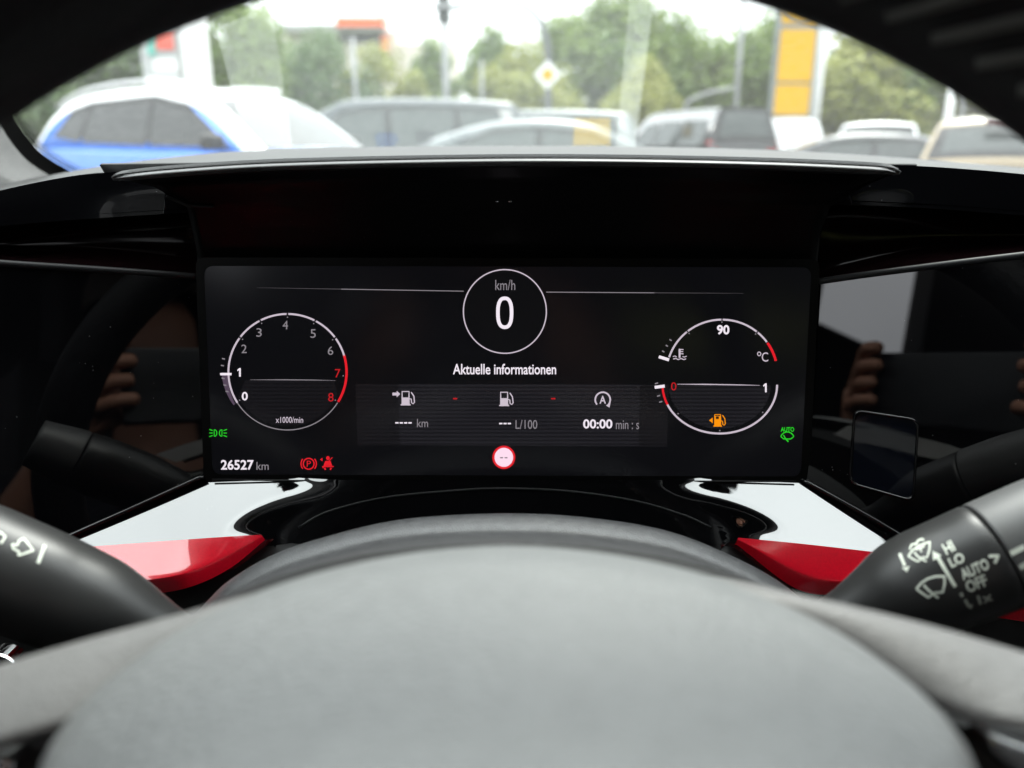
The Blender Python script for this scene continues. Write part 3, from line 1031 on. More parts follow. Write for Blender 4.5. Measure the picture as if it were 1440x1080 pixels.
# ================================================================== STEERING WHEEL
HX, HY, HD, TILT = -.002, -.078, .135, R(7)
def wheel_pt(r, th, h=0):
    """th from 12 o'clock clockwise, h towards the driver"""
    X, Y = r * math.sin(th), r * math.cos(th)
    return C3(HX + X, HY + Y * math.cos(TILT) + h * math.sin(TILT), HD + Y * math.sin(TILT) - h * math.cos(TILT))
sw = thing('steering_wheel', wheel_pt(0, 0, -.03), 'dark leather steering wheel with broad grey airbag boss, out of focus', 'steering wheel')
RI, TR = .169, .0165
rows = []
nn = 140
for i in range(nn):
    th = 2 * PI * i / nn
    rows.append([wheel_pt(RI + TR + TR * math.cos(2 * PI * k / 20), th, TR * math.sin(2 * PI * k / 20) * 1.05 - .003) for k in range(20)])
MB().grid(rows, cu=True, cv=True).build('rim', M['rim'], sw, recalc=True)
st = MB()
for side in (1,):
    for k in range(16):
        th = side * R(26 + k * 3.3)
        pts = []
        for a in range(7):
            u = R(112 + 9 * a)
            rr_ = RI + TR + (TR + .0004) * math.cos(u)
            pts.append(wheel_pt(rr_, th - side * R(a * 1.0), (TR + .0004) * math.sin(u) * 1.05 - .003))
        st.tube(pts, .0013, 6)
st.build('stitching', M['stitch'], sw)

# airbag boss: domed cover
hub = []
cx0, cy0, hw_, hh_, pw = 714, 1128, 668, 345, 1.85
nr, na = 26, 96
for j in range(nr + 1):
    r_ = j / nr
    rowp = []
    for i in range(na):
        a = 2 * PI * i / na
        c_, s_ = math.cos(a), math.sin(a)
        rad = (abs(c_) ** pw + abs(s_) ** pw) ** (-1 / pw)
        X = (cx0 - CX + hw_ * rad * c_ * r_) / F * .150
        Y = (CY - cy0 + hh_ * rad * s_ * r_) / F * .150
        py_ = cy0 - hh_ * rad * s_ * r_
        dd = .158 - .048 * (py_ - 785) / 345 + .014 * r_ ** 4 - .006 * (1 - r_ * r_)
        dd = max(dd, .075)
        # keep the outline where the photo shows it
        k = dd / .150
        rowp.append(C3(X * (k if True else 1), Y * k, dd))
    hub.append(rowp)
last = hub[-1]
hub.append([p + (C3(0, 0, .012) - C3(0, 0, 0)) for p in last])
MB().grid(hub, cu=True).build('airbag_cover', M['hub'], sw, face=CAM)
MB().prism([C3((cx0 - CX + 640 * math.cos(2 * PI * k / 48)) / F * .19, (CY - 1090 + 290 * math.sin(2 * PI * k / 48)) / F * .19, .192) for k in range(48)], C3(0, 0, .03) - C3(0, 0, 0)).build('boss_back', M['black'], sw, smooth=False, recalc=True)
# spokes
def spoke(up, lo, name='spoke'):
    A, B = spline([P(*q) for q in up], 50), spline([P(*q) for q in lo], 50)
    back_ = (C3(0, 0, .028) - C3(0, 0, 0))
    rws = []
    prof = [(.55, .034), (.22, .012), (.09, .004), (.10, .0008), (.25, -.0015), (.5, -.0025), (.75, -.002), (.90, .000), (.98, .004), (1.02, .011), (1.05, .03)]
    for f_, dz in prof:
        off = (C3(0, 0, dz) - C3(0, 0, 0))
        rws.append([a.lerp(b, f_) + off for a, b in zip(A, B)])
    return MB().grid(rws).build(name, M['leather'], sw, face=CAM)
spoke([(-160, 985, .160), (-60, 948, .162), (0, 928, .163), (120, 893, .165), (240, 862, .168), (400, 822, .172), (560, 800, .176)],
      [(-160, 1120, .136), (-60, 1086, .138), (0, 1064, .140), (90, 1038, .144), (190, 1000, .152), (330, 930, .166), (500, 880, .178)])
spoke([(1600, 965, .160), (1500, 930, .162), (1440, 911, .163), (1320, 876, .165), (1180, 845, .168), (1040, 820, .172), (880, 798, .176)],
      [(1600, 1085, .136), (1500, 1056, .138), (1440, 1040, .140), (1390, 1030, .143), (1310, 1000, .150), (1160, 920, .165), (960, 880, .178)])
# silver switch bars under the spokes
for pts_, nm in (([(1385, 1030, .163), (1450, 1056, .163), (1520, 1075, .163), (1520, 1130, .163), (1450, 1100, .163), (1398, 1062, .163)], 'switch_bar'),
                 ([(14, 1066, .163), (-40, 1072, .163), (-120, 1090, .163), (-120, 1140, .163), (-40, 1120, .163), (22, 1092, .163)], 'switch_bar')):
    MB().prism([P(*q) for q in pts_], C3(0, 0, .008) - C3(0, 0, 0)).build(nm, M['silver'], sw, bevel=.0015, recalc=True, face=CAM, smooth=False)
for pts_ in ([(1330, 1020, .170), (1700, 1060, .170), (1700, 1250, .170), (1330, 1250, .170)], [(110, 1030, .170), (-260, 1080, .170), (-260, 1250, .170), (110, 1250, .170)]):
    MB().prism([P(*q) for q in pts_], C3(0, 0, .012) - C3(0, 0, 0)).build('switch_pad', M['stalk'], sw, bevel=.002, recalc=True, smooth=False)

# ================================================================== STALKS
def stalk(name, label, secs, dep, split):
    root = thing(name, P(secs[0][0], secs[0][1], dep[0]), label, 'control stalk')
    n_ = len(secs)
    pts, rad = [], []
    for i, (x, y, r_) in enumerate(secs):
        d = dep[0] + (dep[1] - dep[0]) * i / (n_ - 1)
        pts.append(P(x, y, d))
        rad.append(r_ / F * d)
    sp_ = spline(pts, 60)
    rr_ = [v.x for v in spline([(r_, 0, i * .004) for i, r_ in enumerate(rad)], 60)]
    # radius by nearest arc length
    L = [0]
    for a, b in zip(pts, pts[1:]):
        L.append(L[-1] + (b - a).length)
    tot = L[-1]
    R2 = []
    for k in range(60):
        s_ = tot * k / 59
        i = max(j for j in range(n_) if L[j] <= s_ + 1e-9)
        i = min(i, n_ - 2)
        t_ = (s_ - L[i]) / (L[i + 1] - L[i])
        R2.append(rad[i] + (rad[i + 1] - rad[i]) * t_)
    for _ in range(3):
        R2 = [R2[0]] + [(R2[k - 1] + 2 * R2[k] + R2[k + 1]) / 4 for k in range(1, 59)] + [R2[-1]]
    ks = int(split * 59)
    a = MB().tube(sp_[:ks] + [sp_[ks - 1].lerp(sp_[ks], .4)], R2[:ks] + [R2[ks - 1] * .96], 40)
    b = MB().tube([sp_[ks].lerp(sp_[ks - 1], .35), sp_[ks].lerp(sp_[ks - 1], .3)] + sp_[ks:], [R2[ks] * .96, R2[ks]] + R2[ks:], 40)
    a.build('stalk_body', M['stalk'], root, face=None, recalc=True)
    b.build('stalk_tip', M['stalk2'], root, recalc=True)
    allm = MB()
    allm.add(a.v, a.f)
    allm.add(b.v, b.f)
    bv = BVHTree.FromPolygons(allm.v, allm.f)
    def hit(px, py, lift=.0002):
        r_ = ray(px, py).normalized()
        h = bv.ray_cast(CAM, r_)
        if h[0] is None:
            h = bv.find_nearest(P(px, py, (dep[0] + dep[1]) / 2))
        return h[0] - r_ * lift
    return root, hit
ws, whit = stalk('wiper_stalk', 'black wiper stalk with white wiper symbols and AUTO lettering', [(1120, 897, 32), (1180, 872, 36), (1225, 852, 50), (1262, 836, 66), (1300, 820, 73), (1350, 800, 75), (1395, 781, 76), (1480, 746, 78), (1560, 713, 72), (1640, 680, 60)], (.276, .252), .565)
ts, thit = stalk('turn_signal_stalk', 'black indicator stalk with white arrow symbols beside the red trim', [(320, 935, 32), (262, 909, 36), (215, 888, 46), (178, 872, 58), (140, 857, 69), (90, 837, 74), (45, 818, 76), (-40, 783, 78), (-120, 750, 72), (-200, 717, 60)], (.272, .248), .82)
class G3(G2):
    step = 1.5
    def __init__(s, hit, lift=.0004):
        s.mb, s.l, s.p = MB(), lift, (lambda x, y, l: hit(x, y, l))
def zz(x, y):
    return (1240 + x / 5.4, 680 + y / 5.4)
def rot_box(cx, cy, ang):
    c_, s_ = math.cos(R(ang)), math.sin(R(ang))
    return lambda u, v: (cx + u * c_ - v * s_, cy + u * s_ + v * c_)
def stext(txt, zx, zy, wd, ht, ang, m_='print', bold=.03):
    cx, cy = zz(zx, zy)
    f = rot_box(cx, cy, ang)
    wd, ht = wd / 5.4, ht / 5.4
    G3(whit).text(txt, -wd / 2, -ht / 2, wd / 2, ht / 2, bold, M2=f).build('printed_text', M[m_], ws)
stext('HI', 508, 485, 80, 88, -28)
stext('LO', 568, 580, 118, 80, -26)
stext('AUTO', 705, 650, 225, 88, -24)
G3(whit).line([zz(812, 552), zz(885, 548), zz(858, 605)], 4.2).build('printed_arrow', M['print'], ws)
stext('OFF', 718, 760, 165, 92, -22)
stext('1x', 785, 870, 115, 70, -18, 'print_dim')
g = G3(whit).line([zz(560, 785), zz(425, 560)], 5.2)
g.poly([zz(385, 510), zz(452, 545), zz(392, 585)])
g.build('printed_arrow', M['print'], ws)
g = G3(whit).line([zz(135, 530), zz(175, 625)], 4.6).poly([zz(150, 640), zz(212, 625), zz(192, 672)])
g.build('printed_arrow', M['print'], ws)
g = G3(whit).line([zz(600, 830), zz(612, 860)], 4.4).line([zz(632, 882), zz(660, 930)], 4.4).poly([zz(640, 930), zz(694, 915), zz(680, 955)])
g.build('printed_arrow', M['print_dim'], ws)
def swiper(pts, name, wd):
    g = G3(whit)
    for ln in pts:
        g.line([zz(*q) for q in ln], wd)
    g.build(name, M['print'], ws)
swiper([[(262, 800), (300, 755), (350, 722), (410, 705), (475, 705), (478, 760), (462, 825), (400, 830)], [(262, 800), (310, 835), (355, 865), (400, 830)], [(318, 770), (345, 800), (385, 835)], [(385, 835), (430, 870)]], 'wiper_symbol', 3.4)
swiper([[(200, 550), (235, 505), (285, 470), (325, 455), (365, 442), (362, 500), (345, 560), (310, 560)], [(200, 550), (240, 575), (275, 592), (310, 560)], [(245, 520), (275, 555), (300, 570)], [(300, 570), (340, 592)],
        [(262, 505), (290, 480), (300, 520)], [(300, 490), (325, 470)], [(212, 500), (225, 465), (255, 455), (262, 470)], [(262, 460), (275, 432), (305, 420), (320, 432)]], 'washer_symbol', 2.6)
# marks on the stalk tip
G3(whit).line([zz(975, 535), zz(1085, 480)], 8).build('printed_bar', M['print'], ws)
G3(whit).line([zz(1045, 640), zz(1120, 600)], 8).build('printed_bar', M['print'], ws)
def zl(x, y):
    return (x / 4.155, 680 + y / 4.155)
g = G3(thit)
g.line([zl(*q) for q in ((70, 352), (100, 362), (112, 332), (140, 322), (195, 390), (108, 420), (112, 398), (78, 380), (70, 352))], 3.2)
g.line([zl(262, 358), zl(222, 466)], 5)
g.line([zl(*q) for q in ((-60, 352), (0, 282), (32, 310), (5, 352))], 3.2)
g.build('printed_symbol', M['print'], ts)

# ================================================================== CABIN (seen in reflections)
cab = thing('car_cabin', CAM + Vector((.37, -.5, -.75)), 'dark car cabin with fabric roof lining and doors around the driver', 'car cabin')
def cb(x, y, z):
    return CAM + Vector((x, y, z))
MB().box(cb(.37, -.885, .42), (1.66, 2.11, .03)).build('roof_lining', M['lining'], cab, smooth=False)
MB().box(cb(.37, -.4, -.78), (1.75, 3.2, .03)).build('floor', M['cabin'], cab, smooth=False)
for sx in (-.50, 1.24):
    d = MB().box(cb(sx, -.45, -.295), (.06, 2.3, .95)).build('door', M['cabin'], cab, smooth=False, bevel=.01)
    MB().box(cb(sx, -.28, .30), (.05, .26, .24)).build('door_pillar', M['lining'], d, smooth=False)
    MB().box(cb(sx, -1.13, .30), (.04, .80, .24)).build('reflection_crop_panel', M['lining'], d, smooth=False)  # unseen panel, added to crop the window mirrored in the side panel
    MB().box(cb(sx, -1.7, .17), (.05, .35, .5)).build('rear_pillar', M['lining'], d, smooth=False)
MB().box(cb(.37, -1.95, -.38), (1.75, .05, .8)).build('tail_panel', M['cabin'], cab, smooth=False)
MB().box(cb(.37, .48, -.55), (1.7, .06, .7)).build('bulkhead', M['cabin'], cab, smooth=False)

def seat(x, y, label):
    s = thing('car_chair', cb(x, y, -.76), label, 'car seat')
    def slab(w0, w1, pts, th):
        rws = []
        for (yy, zz_), ww in zip(pts, [w0 + (w1 - w0) * k / (len(pts) - 1) for k in range(len(pts))]):
            rws.append([cb(x + ww * u / 6, yy + y + th * (.25 * (abs(u) / 6) ** 2), zz_) for u in range(-6, 7)])
        return MB().grid(rws)
    slab(.25, .24, [(.25, -.42), (.1, -.45), (-.15, -.46), (-.30, -.44)], -.1).build('seat_cushion', M['seat'], s, solid=.1)
    slab(.23, .20, [(-.28, -.42), (-.33, -.2), (-.38, .0), (-.42, .12)], .2).build('seat_back', M['seat'], s, solid=.1)
    slab(.13, .12, [(-.42, .14), (-.43, .22), (-.44, .32)], .1).build('headrest', M['seat'], s, solid=.08)
seat(0, -.30, 'dark fabric driver seat behind the steering wheel')
seat(.76, -.25, 'dark fabric passenger seat beside the driver seat')
rs = MB()
rs.box(cb(.37, -1.55, -.1), (1.4, .14, .6)).box(cb(.37, -1.3, -.42), (1.4, .5, .15))
tag(rs.build('rear_bench', M['seat'], bevel=.03, smooth=False), 'dark fabric rear bench across the back of the cabin', 'rear seat')

# phone and the person holding it
ph = MB().box(cb(-.035, -.0725, -.012), (.158, .0085, .078))
pho = thing('phone', cb(-.035, -.072, -.05), 'dark smartphone held up above the steering wheel boss', 'phone')
ph.build('phone_body', M['phone'], pho, bevel=.003, smooth=False)

def skin_body(name, verts, edges, rads, m_, parent=None, lv=1):
    me = bpy.data.meshes.new(name)
    ob = bpy.data.objects.new(name, me)
    S.collection.objects.link(ob)
    org = ORG[parent.name] if parent is not None else Vector(verts[0])
    if parent is None:
        ob.location = org
        ORG[ob.name] = org
    me.from_pydata([Vector(v) - org for v in verts], edges, [])
    if parent is not None:
        ob.parent = parent
    me.materials.append(m_)
    md = ob.modifiers.new('Skin', 'SKIN')
    md.use_smooth_shade = True
    if not me.skin_vertices:
        bm = bmesh.new()
        bm.from_mesh(me)
        bm.verts.layers.skin.verify()
        bm.to_mesh(me)
        bm.free()
    for i, sv_ in enumerate(me.skin_vertices[0].data):
        r_ = rads[i]
        sv_.radius = r_ if isinstance(r_, tuple) else (r_, r_)
        sv_.use_root = (i == 0)
    md2 = ob.modifiers.new('Subsurf', 'SUBSURF')
    md2.levels = md2.render_levels = lv
    return ob
V, E, Q = [], [], []
def jt(p, r_, par=None):
    V.append(cb(*p))
    Q.append(r_)
    if par is not None:
        E.append((par, len(V) - 1))
    return len(V) - 1
pel = jt((0, -.47, -.56), (.15, .11))
wai = jt((0, -.50, -.40), (.14, .10), pel)
che = jt((0, -.52, -.20), (.16, .11), wai)
nk0 = jt((0, -.51, -.06), (.07, .06), che)
nk1 = jt((0, -.49, .02), (.055, .055), nk0)
hd = jt((0, -.46, .12), (.075, .095), nk1)
hd2 = jt((0, -.46, .22), (.06, .075), hd)
for sx, gx_ in ((-1, -.117), (1, .047)):
    sh_ = jt((sx * .19, -.50, -.09), .055, che)
    el = jt((sx * .27 - .02, -.30, -.27), .042, sh_)
    wr = jt((gx_ + sx * .045, -.145, -.075), .027, el)
    pa = jt((gx_ + sx * .028, -.105, -.025), (.034, .016), wr)
    for k in range(4):
        z0 = .028 - k * .019
        a_ = jt((gx_ + sx * .016, -.072, z0 - .004), .0085, pa)
        b_ = jt((gx_ + sx * .006, -.058, z0), .008, a_)
        c_ = jt((gx_ - sx * (.014 + .004 * (k % 2)), -.0565, z0 + .001), .0075, b_)
    th1 = jt((gx_ + sx * .012, -.092, -.045), .010, pa)
    th2 = jt((gx_ - sx * .008, -.090, -.035), .009, th1)
    hip = jt((sx * .10, -.42, -.58), .085, pel)
    kne = jt((sx * .17, -.02, -.52), .062, hip)
    ank = jt((sx * .14, .22, -.75), .04, kne)
per = skin_body('person', V, E, Q, M['skin'])
tag(per, 'person in dark clothes in the driver seat holding up a phone', 'person')
V, E, Q = [], [], []
pel = jt((0, -.47, -.58), (.175, .13))
wai = jt((0, -.50, -.40), (.16, .12), pel)
che = jt((0, -.52, -.20), (.185, .13), wai)
nk0 = jt((0, -.51, -.07), (.09, .075), che)
for sx, gx_ in ((-1, -.117), (1, .047)):
    sh_ = jt((sx * .19, -.50, -.09), .07, che)
    el = jt((sx * .27 - .02, -.30, -.27), .056, sh_)
    fo = jt((gx_ + sx * .085, -.20, -.14), .043, el)
    hip = jt((sx * .10, -.42, -.58), .10, pel)
    kne = jt((sx * .17, -.02, -.52), .078, hip)
    ank = jt((sx * .14, .22, -.74), .055, kne)
skin_body('clothing', V, E, Q, M['cloth'], per)
hb = MB()
hb.grid([[cb(.092 * math.cos(2 * PI * i / 20) * math.cos(e), -.47 + .112 * math.sin(2 * PI * i / 20) * math.cos(e), .19 + .11 * math.sin(e)) for i in range(20)] for e in [k * PI / 20 for k in range(0, 10)]], cu=True)
hb.build('hair', M['hair'], per)

# ================================================================== PLACARD ON THE DASH (mirrored in the windscreen)
PZ = CAM.z - .004
def mirror_hit(px, py, lift=0):
    """where the windscreen mirrors the line of sight onto the dash top"""
    loc, nrm, _, _ = glass_hit(px, py)
    x = loc.x
    e = 1e-3
    # analytic normal of the smooth pane
    t_ = (loc.z - CAM.z + .06) / .46
    du = glass_pt(x + e, t_) - glass_pt(x - e, t_)
    dv = glass_pt(x, t_ + e) - glass_pt(x, t_ - e)
    nr_ = du.cross(dv).normalized()
    r_ = (loc - CAM).normalized()
    q = r_ - nr_ * 2 * r_.dot(nr_)
    if abs(q.z) < 1e-6:
        return loc
    return loc + q * ((PZ + lift - loc.z) / q.z)
def card_quad(pxs, name, m_, parent, lift, solid=0):
    mb = MB()
    n_ = 10
    (a, b, c, d) = [Vector((x, y, 0)) for x, y in pxs]
    g_ = [[mirror_hit(*(a.lerp(b, i / n_).lerp(d.lerp(c, i / n_), j / n_)).xy, lift) for i in range(n_ + 1)] for j in range(n_ + 1)]
    mb.grid(g_)
    o = mb.build(name, m_, parent, smooth=False, face=CAM + Vector((0, .5, 3)))
    if solid:
        md = o.modifiers.new('Solidify', 'SOLIDIFY')
        md.thickness = solid
        md.offset = -1
    return o
plc = thing('placard', mirror_hit(640, 100), 'pale placard with dark badges and a yellow patch, mirrored in the windscreen', 'placard')
card_quad([(283, -40), (925, -40), (893, 206), (346, 206)], 'card', M['paper_grey'], plc, 0, .002)
card_quad([(283, -40), (374, -40), (412, 206), (346, 206)], 'border_strip', M['paper'], plc, .0012)
card_quad([(888, -40), (925, -40), (893, 206), (866, 206)], 'border_strip', M['paper'], plc, .0012)
card_quad([(808, 166), (858, 166), (858, 204), (806, 204)], 'yellow_patch', M['ink_yellow'], plc, .0018)
class G4(G2):
    def __init__(s):
        s.mb, s.l, s.p = MB(), .0018, (lambda x, y, l: mirror_hit(x, y, l))
    def build(s, name, m_, parent):
        return s.mb.build(name, m_, parent, smooth=False)
G4().poly([(584, 186), (598, 184), (611, 186), (610, 199), (598, 206), (585, 199)]).build('shield_badge', M['ink'], plc)
G4().ring(645, 190, 11.5, 10.5, 2.6, 30).line([(631, 191), (646, 189), (643, 192), (660, 190)], 2.2).build('ring_badge', M['ink'], plc)
G4().poly([(527, 190), (536, 186), (556, 187), (561, 196), (554, 206), (530, 206)]).build('blue_badge', M['ink_blue'], plc)

# ================================================================== OUTSIDE
M['asphalt'] = mat('asphalt', (.05, .05, .052), .9, bump=.3, bscale=60, var=.2, vscale=.8)
M['grass'] = mat('grass', (.06, .09, .03), .9, var=.3, vscale=.5)
def carpaint(name, col, metal=.0, coat=1):
    return mat(name, col, .3, metal=metal, coat=coat, var=.03, vscale=3)
M['p_blue'] = carpaint('paint_blue', (.035, .20, .72))
M['p_white'] = carpaint('paint_white', (.78, .78, .77))
M['p_grey'] = carpaint('paint_grey', (.065, .075, .08), .0, .35)
M['p_silver'] = carpaint('paint_silver', (.10, .115, .115), .0, .35)
M['p_black'] = carpaint('paint_black', (.012, .012, .014))
M['p_beige'] = carpaint('paint_beige', (.30, .22, .11))
M['p_dark'] = carpaint('paint_dark', (.03, .033, .036), .0, .5)
M['cglass'] = mat('car_window_glass', (.04, .05, .047), .03, ior=1.55)
M['cglass2'] = mat('car_window_dark', (.02, .022, .022), .05, ior=1.5)
M['trim'] = mat('car_black_plastic', (.012, .012, .012), .5)
M['tyre'] = mat('tyre_rubber', (.012, .012, .012), .8)
M['alloy'] = mat('wheel_alloy', (.45, .45, .46), .3, metal=.9)
M['lamp_red'] = mat('tail_lamp_red', (.5, .012, .012), .12, coat=1)
M['lamp_dark'] = mat('brake_lamp_dark', (.10, .03, .03), .2, coat=1)
M['lamp_clear'] = mat('head_lamp_clear', (.6, .62, .64), .08, coat=1)
M['plate'] = mat('number_plate', (.7, .7, .68), .4)
M['steel'] = mat('galvanised_steel', (.22, .225, .225), .45, metal=.3, var=.1, vscale=2)
M['steel_dark'] = mat('darker_steel', (.11, .115, .115), .5, metal=.2, var=.1, vscale=2)  # darker tone of the steel, for the lamp post
M['sign_yellow'] = mat('sign_yellow', (.58, .32, .001), .6, spec=.05)
M['sign_grey'] = mat('sign_edge_grey', (.16, .18, .18), .4)
M['sign_white'] = mat('sign_white', (.75, .75, .73), .45)
M['sign_red'] = mat('sign_red', (.65, .10, .06), .5)
M['sign_teal'] = mat('sign_teal', (.12, .42, .34), .5)
M['sign_board'] = mat('sign_board_grey', (.42, .43, .42), .5)
M['orange'] = mat('fascia_orange', (.75, .12, .03), .5)
M['wall'] = mat('render_pale', (.55, .50, .44), .8, var=.05, vscale=.5)
M['wall_grey'] = mat('cladding_grey', (.30, .30, .29), .7)
M['bark'] = mat('bark', (.07, .055, .04), .9, var=.3, vscale=6)
M['sig'] = mat('signal_housing', (.02, .03, .025), .6)

def leafmat(name, a, b):
    m = bpy.data.materials.new(name)
    m.use_nodes = True
    n = m.node_tree
    bs = n.nodes['Principled BSDF']
    bs.inputs['Roughness'].default_value = .6
    t = n.nodes.new('ShaderNodeTexCoord')
    z = n.nodes.new('ShaderNodeTexNoise')
    z.inputs['Scale'].default_value = .55
    z.inputs['Detail'].default_value = 4
    n.links.new(t.outputs['Object'], z.inputs['Vector'])
    z2 = n.nodes.new('ShaderNodeTexNoise')
    z2.inputs['Scale'].default_value = 6
    n.links.new(t.outputs['Object'], z2.inputs['Vector'])
    ad = n.nodes.new('ShaderNodeMath')
    ad.operation = 'MULTIPLY_ADD'
    ad.inputs[1].default_value = .5
    n.links.new(z2.outputs['Fac'], ad.inputs[0])
    n.links.new(z.outputs['Fac'], ad.inputs[2])
    r_ = n.nodes.new('ShaderNodeValToRGB')
    r_.color_ramp.elements[0].position = .55
    r_.color_ramp.elements[0].color = (*a, 1)
    r_.color_ramp.elements[1].position = .95
    r_.color_ramp.elements[1].color = (*b, 1)
    n.links.new(ad.outputs[0], r_.inputs[0])
    n.links.new(r_.outputs[0], bs.inputs['Base Color'])
    tl = n.nodes.new('ShaderNodeBsdfTranslucent')
    n.links.new(r_.outputs[0], tl.inputs['Color'])
    mx_ = n.nodes.new('ShaderNodeMixShader')
    mx_.inputs[0].default_value = .35
    n.links.new(bs.outputs[0], mx_.inputs[1])
    n.links.new(tl.outputs[0], mx_.inputs[2])
    n.links.new(mx_.outputs[0], n.nodes['Material Output'].inputs['Surface'])
    return m
M['leaf_a'] = leafmat('leaves_mid_green', (.085, .15, .03), (.24, .32, .075))
M['leaf_b'] = leafmat('leaves_yellow_green', (.16, .19, .03), (.36, .37, .09))
M['leaf_c'] = leafmat('leaves_dark_green', (.05, .105, .035), (.15, .22, .07))

grd = MB().grid([[(-250 + 500 * i / 20, -60 + 560 * j / 20, 0) for i in range(21)] for j in range(21)])
tag(grd.build('ground', M['asphalt'], smooth=False), None, None, kind='structure')
vg = MB().grid([[(-200 + 400 * i / 40, 36 + 40 * j / 10, .02 + .25 * smooth(0, 5, j)) for i in range(41)] for j in range(11)])
tag(vg.build('grass_verge', M['grass']), None, None, kind='structure')

def tree_mesh(seed, H, rx, ry, z0, m_, nleaf, shape, leaf=.30):
    rnd = random.Random(seed)
    cl = []
    for _ in range(44):
        while True:
            u = Vector((rnd.uniform(-1, 1), rnd.uniform(-1, 1), rnd.uniform(-1, 1)))
            if u.length < 1:
                break
        u = u.normalized() * (u.length ** .45)
        zz_ = (u.z + 1) / 2
        taper = {'round': 1.0, 'cone': 1.15 - .85 * zz_, 'tall': (1 - abs(zz_ - .45) * 1.0)}[shape]
        cl.append((Vector((u.x * rx * taper, u.y * ry * taper, z0 + zz_ * (H - z0))), rnd.uniform(.6, 1.0) * rx * .52))
    mb = MB()
    for _ in range(nleaf):
        c, r_ = rnd.choice(cl)
        d = Vector((rnd.gauss(0, 1), rnd.gauss(0, 1), rnd.gauss(0, 1))).normalized()
        p = c + d * r_ * (rnd.random() ** .4)
        nrm = (d + Vector((rnd.gauss(0, .5), rnd.gauss(0, .5), rnd.gauss(.4, .5)))).normalized()
        a = nrm.orthogonal().normalized()
        a = Matrix.Rotation(rnd.uniform(0, 6.28), 3, nrm) @ a
        b = nrm.cross(a)
        s_ = leaf * rnd.uniform(.6, 1.3)
        mb.add([p - a * s_ * .5, p + b * s_ * .32, p + a * s_ * .5, p - b * s_ * .32], [(0, 1, 2, 3)])
    return mb, cl
def make_tree(seed, H, rx, z0, m_, shape, nleaf=11000, leaf=.36):
    root = thing('tree', (0, 0, 0), '', '')
    mb, cl = tree_mesh(seed, H, rx, rx * .9, z0, m_, nleaf, shape, leaf)
    mb.build('crown', m_, root, local=True, smooth=False)
    tk = MB().tube([(0, 0, -.1), (.05, 0, z0), (0, .05, H * .55), (.05, 0, H * .85)], [.22, .17, .10, .03], 10)
    rnd = random.Random(seed + 5)
    for c, r_ in rnd.sample(cl, 9):
        zb = max(z0 * .8, c.z - rnd.uniform(.8, 1.8))
        tk.tube([(0.02, 0.02, min(zb, H * .6)), tuple(c * .6 + Vector((0, 0, zb)) * .4), tuple(c)], [.08, .05, .02], 6)
    tk.build('trunk', M['bark'], root, local=True)
    return root
protos = {
    'round': make_tree(1, 9, 3.2, 1.8, M['leaf_a'], 'round'),
    'yellow': make_tree(2, 7, 3.0, .8, M['leaf_b'], 'round'),
    'cone': make_tree(3, 10, 2.6, 1.0, M['leaf_a'], 'cone'),
    'dark': make_tree(4, 7, 3.4, .5, M['leaf_c'], 'round'),
    'tall': make_tree(5, 11, 3.0, 1.5, M['leaf_a'], 'tall'),
}
used = set()
TREES = [  # kind, px, py of the top, distance, base height of proto, x-stretch, label
    ('dark', 60, 60, 34, 1.2, 'dark low tree behind the tail of the blue car'),
    ('dark', 165, 40, 33, 1.1, 'dark green tree just behind the fuel price sign board'),
    ('dark', 262, 60, 36, .9, 'dark green tree seen past the edge of the white price sign post'),
    ('round', 318, -25, 31, .72, 'tall mid green tree behind the placard\'s pale outer strip'),
    ('dark', 395, 84, 40, .8, 'mid green bushy tree under the roof of the distant shop'),
    ('dark', 452, 66, 38, .8, 'rounded green tree in front of the shop\'s grey canopy'),
    ('yellow', 535, 84, 40, .95, 'yellow green shrubby tree below the orange fascia'),
    ('cone', 610, 62, 44, 1.1, 'green tree behind the traffic light mast'),
    ('cone', 690, 46, 46, 1.2, 'pointed green tree between the signal mast and the priority sign'),
    ('yellow', 735, 78, 38, 1.0, 'low yellow green tree beside the priority sign post'),
    ('tall', 800, 14, 44, 1.2, 'large feathery green tree right behind the yellow diamond sign'),
    ('tall', 880, -18, 42, 1.3, 'tallest broad green tree behind the placard\'s far pale strip'),
    ('yellow', 905, 100, 36, .9, 'bright low tree beside the roof of the black van'),
    ('cone', 950, 30, 46, 1.3, 'green tree just past the tallest broad tree'),
    ('round', 1015, 44, 42, 1.1, 'rounded olive tree behind the slim lamp post'),
    ('round', 1080, 24, 44, 1.0, 'olive tree partly covered by the yellow pylon'),
    ('yellow', 1205, 62, 40, 1.1, 'olive yellow tree just past the yellow pylon'),
    ('round', 1265, 40, 42, 1.3, 'large pale olive tree behind the beige car'),
    ('yellow', 1340, 60, 44, 1.3, 'yellowish tree behind the short pale pole'),
    ('yellow', 1420, 90, 40, 1.2, 'low yellowish tree at the end of the row over the beige car'),
    ('yellow', 1510, 80, 42, 1.2, 'yellowish tree beyond the beige car, mostly under the wheel rim'),
    ('dark', -40, 60, 36, 1.0, 'dark tree past the pillar trim, mostly hidden'),
]
hp = {'round': 9, 'yellow': 7, 'cone': 10, 'dark': 7, 'tall': 11}
for i, (k, px, py, Y, sx, lb) in enumerate(TREES):
    o = protos[k] if k not in used else copy_tree(protos[k])
    used.add(k)
    p = W(px, py, Y)
    o.location = (p.x, Y, 0)
    s_ = p.z / hp[k]
    o.scale = (s_ * sx, s_ * sx, s_)
    o.rotation_euler.z = i * 1.3
    tag(o, lb, 'tree', 'trees behind the car park')
